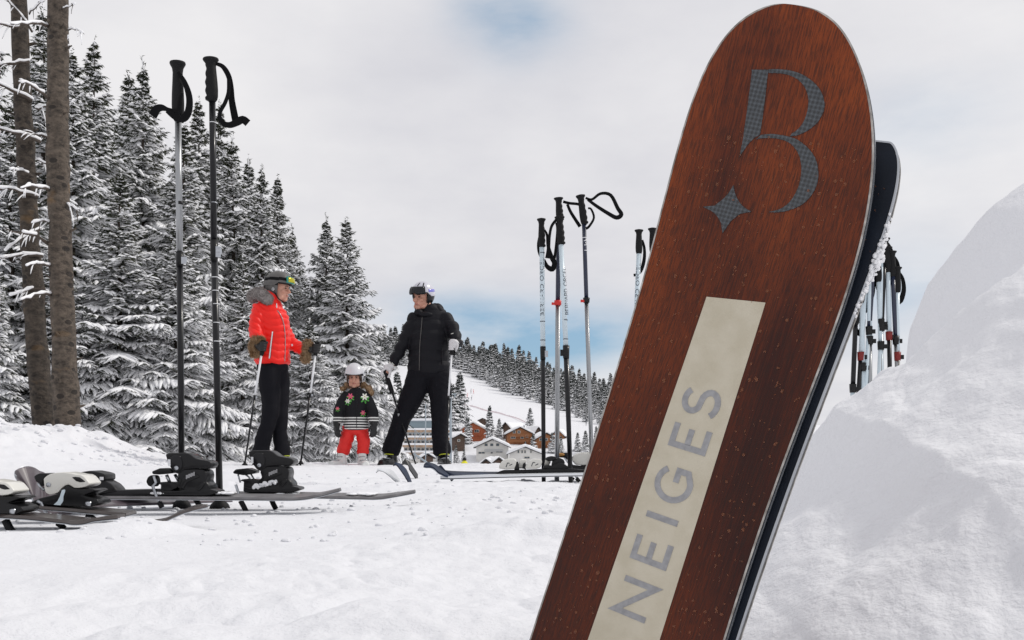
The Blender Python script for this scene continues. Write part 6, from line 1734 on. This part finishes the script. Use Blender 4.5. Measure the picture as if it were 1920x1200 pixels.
tubes(tr, P, [[(511, 674, 0, w(29), .14), (511, 690, 0, w(28.5), .14)],
              [(504, 690, -.05, w(21), .12), (506, 720, -.07, w(20), .11), (508, 750, -.08, w(17), .10), (507, 778, -.09, w(15), .09), (499, 805, -.07, w(14), .085), (492, 832, -.06, w(15), .09), (488, 850, -.06, w(16), .10)],
              [(521, 690, .05, w(20), .12), (525, 720, .06, w(18), .10), (527, 752, .06, w(15), .09), (526, 780, .05, w(13.5), .085), (525, 808, .06, w(13), .08), (527, 835, .07, w(14), .09), (530, 855, .07, w(15), .10)]])
me = remesh(tr, .008, 2); displace(me, lambda co, no: fold(co) * .010); me.materials.append(M['black_cloth']); link('trousers', me, wom)
boot(wom, (488, 876), D - .08, 60, .92, 'boot_black', True); boot(wom, (530, 875), D + .05, 55, .92, 'boot_black', True)
he = helmet(wom, hc, hrm, hs, 'helmet_grey', 'helmet_grey', 1.13)
bd = shell(hc, hrm, hs, (.1150, .1380, .1355), HCEN, lambda az, z: abs(az) > 28 and .062 < z - .00012 * (90 - abs(az)) < .090, .004, 72, 70); bd.build('goggle_strap', M['webbing'], he, True)
gg = shell(hc, hrm, hs, (.124, .158, .138), (0, .012, .05), lambda az, z: abs(az) < 30 and .060 < z < .106, .02, 72, 48); go_ = gg.build('goggles', M['lens_yellow'], he, True)
gg = shell(hc, hrm, hs, (.121, .153, .134), (0, .012, .05), lambda az, z: abs(az) < 36 and .052 < z < .112, .02, 72, 48); gg.build('goggle_frame', M['lens_orange'], he, True)
q = MB(); X = lambda x, y, z: hc + hrm @ (Vector((x, y, z)) * hs)
for a in range(7):
    aa = 2 * PI * a / 6; r_ = .011 if a < 6 else 0; ell(q, X(-.110, .0 + r_ * math.cos(aa), -.022 + r_ * math.sin(aa)), (.004, .004, .004), None, 6, 4)
q.build('ear_vent', M['whiteink'], he)
pA = P(493, 650, -.27); h2 = fist(pA, (P(494, 640) - P(490, 668)).normalized(), Vector((-.8, .5, .1)), .98); tube(h2, [pA + Vector((-.03, .02, .0)), P(483, 646, -.22)], [.036, .040], 12)
me = remesh(h2, .0045, 1); me.materials.append(M['leather_black']); link('glove', me, wom)
pB = P(593, 654, -.02); h2 = fist(pB, (P(594, 642) - P(591, 668)).normalized(), Vector((-.6, .5, .3)), 1.0); tube(h2, [pB + Vector((-.03, .01, .0)), P(580, 656, .0)], [.036, .040], 12)
me = remesh(h2, .0045, 1); me.materials.append(M['leather_black']); link('glove', me, wom)
pole('white and black ski pole in the near hand of the woman', 'poles held by the woman', D - .26, (495, 638), (490, 667), 4.4, [((490, 666), (478, 742), 4.2, 4, 'whiteink'), ((478, 741), (458, 876), 4, 3.4, 'poleblack')], (458, 876), 0, (477.6, 744, 5.5, 6, 'black', 1), [], (459, 872, 11))
pole('white and black ski pole in the far hand of the woman, near the child', 'poles held by the woman', D - .02, (595, 641), (591, 667), 4.4, [((591, 666), (582, 738), 4.2, 4, 'whiteink'), ((582, 737), (563, 874), 4, 3.4, 'poleblack')], (563, 874), 0, (581.8, 740, 5.5, 6, 'black', 1), [], (564, 870, 11))

# ---- child
D = 10.0; P, k = make_P(D)
kid = person('small child in black flowered jacket, red trousers and white helmet, standing between the adults', D, (664, 872))
hc = P(664.5, 706, -.02); hrm = rotm(6, 16, 0); hs = .86
b = MB(); head_parts(b, hc, hrm, hs, 1)
tubes(b, P, [[(666, 722, 0, w(7)), (667, 742, 0, w(10), .04), (667, 770, 0, w(14), .06), (667, 805, 0, w(16), .07)],
             [(655, 805, 0, w(8)), (648, 835, 0, w(6.5)), (640, 862, 0, w(5))], [(678, 805, 0, w(8)), (680, 835, 0, w(6.5)), (679, 862, 0, w(5))],
             [(654, 746, 0, w(4)), (637, 768, -.05, w(4)), (633, 793, -.08, w(3.5))], [(681, 746, 0, w(4)), (697, 768, -.05, w(4)), (701, 793, -.08, w(3.5))]])
me = remesh(b, .006, 1); me.materials.append(M['skin']); kb_ = link('body', me, kid); face_bits(kid, kb_, hc, hrm, hs, 1)
j = MB()
tubes(j, P, [[(666, 731, .0, w(12), .07), (667, 737, 0, w(22), .085), (667, 749, 0, w(24), .10), (667, 767, 0, w(24.5), .105), (667, 785, 0, w(23), .11), (667, 803, 0, w(24.5), .12)],
             [(651, 740, 0, w(9), .05), (642, 753, -.03, w(10), .055), (635, 770, -.06, w(10), .055), (633.5, 791, -.08, w(9.5), .05)],
             [(683, 740, 0, w(9), .05), (692, 753, -.03, w(10), .055), (699, 770, -.06, w(10), .055), (701, 790, -.08, w(9.5), .05)]])
me = remesh(j, .0075, 2); displace(me, lambda co, no: fold(co) * .005)
base_z = wloc(kid).z
M['stripes'] = stripes_mat(pix(0, 805, D).z - base_z, pix(0, 780, D).z - base_z, 5, None)
me.materials.append(M['stripes']); jk = link('jacket', me, kid); jb_ = bvh_of(jk)
line_on('zip', jk, jb_, [(669, 733), (669, 770), (668.5, 803)], D, .003, M['poleblack'])
def flower(cx_, cy_, r, pm):
    q = MB()
    for a in (25, 80, 140, -20, 200): blob_on(q, jb_, cx_ + r * .95 * math.cos(R(a)), cy_ + r * .95 * math.sin(R(a)) + r * .7, r * .62, r * .28, R(a), D, 1)
    q2 = MB()
    for a in range(0, 360, 60): blob_on(q2, jb_, cx_ + r * .62 * math.cos(R(a)), cy_ + r * .62 * math.sin(R(a)), r * .62, r * .27, R(a), D - .0, 0)
    blob_on(q2, jb_, cx_, cy_, r * .25, r * .25, 0, D, 1)
    fl = q.build('leaf_motif', [M['leaf'], M['leaf']], jk)
    for v in q2.v: pass
    me_ = q2.mesh('flower_motif', [pm, M['lens_yellow']]); me_.transform(Matrix.Translation((0, -.006, 0))); link('flower_motif', me_, jk)
flower(657, 743, 5.0, M['pink']); flower(652, 752, 4.0, M['petal']); flower(684, 744, 5.8, M['petal']); flower(681, 774, 4.0, M['pink']); flower(633, 766, 3, M['pink'])
fur('fur_collar', kid, [(P(643, 729, .0), (.026, .05, .020)), (P(652, 722, .08), (.035, .04, .03)), (P(666, 718, .11), (.04, .035, .035)), (P(681, 722, .09), (.035, .04, .032)), (P(691, 728, .02), (.034, .05, .030)), (P(696, 736, .0), (.024, .04, .034))], 'fur_brown', 9, 2200, .013)
tr = MB()
tubes(tr, P, [[(666, 800, 0, w(24), .10), (666, 810, 0, w(24), .10)],
              [(653, 812, 0, w(13), .085), (649, 828, 0, w(12.5), .08), (645.5, 841, 0, w(12.5), .08), (643, 849, .0, w(12), .075)],
              [(679, 812, 0, w(13), .085), (681, 828, 0, w(12), .08), (681, 841, 0, w(11.5), .075), (680.5, 850, .0, w(11), .075)]])
me = remesh(tr, .0075, 2); displace(me, lambda co, no: np.array([mnoise.noise(Vector((c[0] * 10, c[1] * 10, c[2] * 22))) for c in co]) * .010); me.materials.append(M['red_trousers']); link('trousers', me, kid)
for cx_, yw in ((639, -28), (680, 20)):
    q = MB(); tubes(q, P, [[(cx_ + 2, 850, 0, w(8.5), .055), (cx_ + 1, 857, -.0, w(8), .05)]]); me = remesh(q, .008, 1); me.materials.append(M['black_cloth']); link('gaiter', me, kid)
    boot(kid, (cx_, 873.5), D - .05, yw, .86, 'boot_white')
helmet(kid, hc, hrm, hs, 'helmet_white', 'helmet_white', 1.12)
q = MB(); X = lambda x, y, z: hc + hrm @ (Vector((x, y, z)) * hs)
for sx in (-1, 1):
    tube(q, [X(sx * .035, -.088, .042), X(sx * .066, -.066, .03), X(sx * .078, -.045, -.01), X(sx * .080, -.035, -.06)], [.010 * hs, .014 * hs, .014 * hs, .008 * hs], 8, round_ends=True)
tube(q, [X(-.04, -.090, .045), X(0, -.098, .046), X(.04, -.090, .045)], [.010, .012, .010], 8, round_ends=True)
q.build('hair', M['hair'], kid, True)
for (cx_, dx) in ((631.5, -1), (701.5, 1)):
    q = MB(); tubes(q, P, [[(cx_, 790, -.08, w(7.5)), (cx_, 797, -.08, w(6.5))]]); open_hand(q, P(cx_, 795, -.08), Vector((-.05 * dx, -.1, -1)), Vector((-dx * .6, .8, 0)), .92)
    me = remesh(q, .0045, 1); me.materials.append(M['leather_black']); link('glove', me, kid)
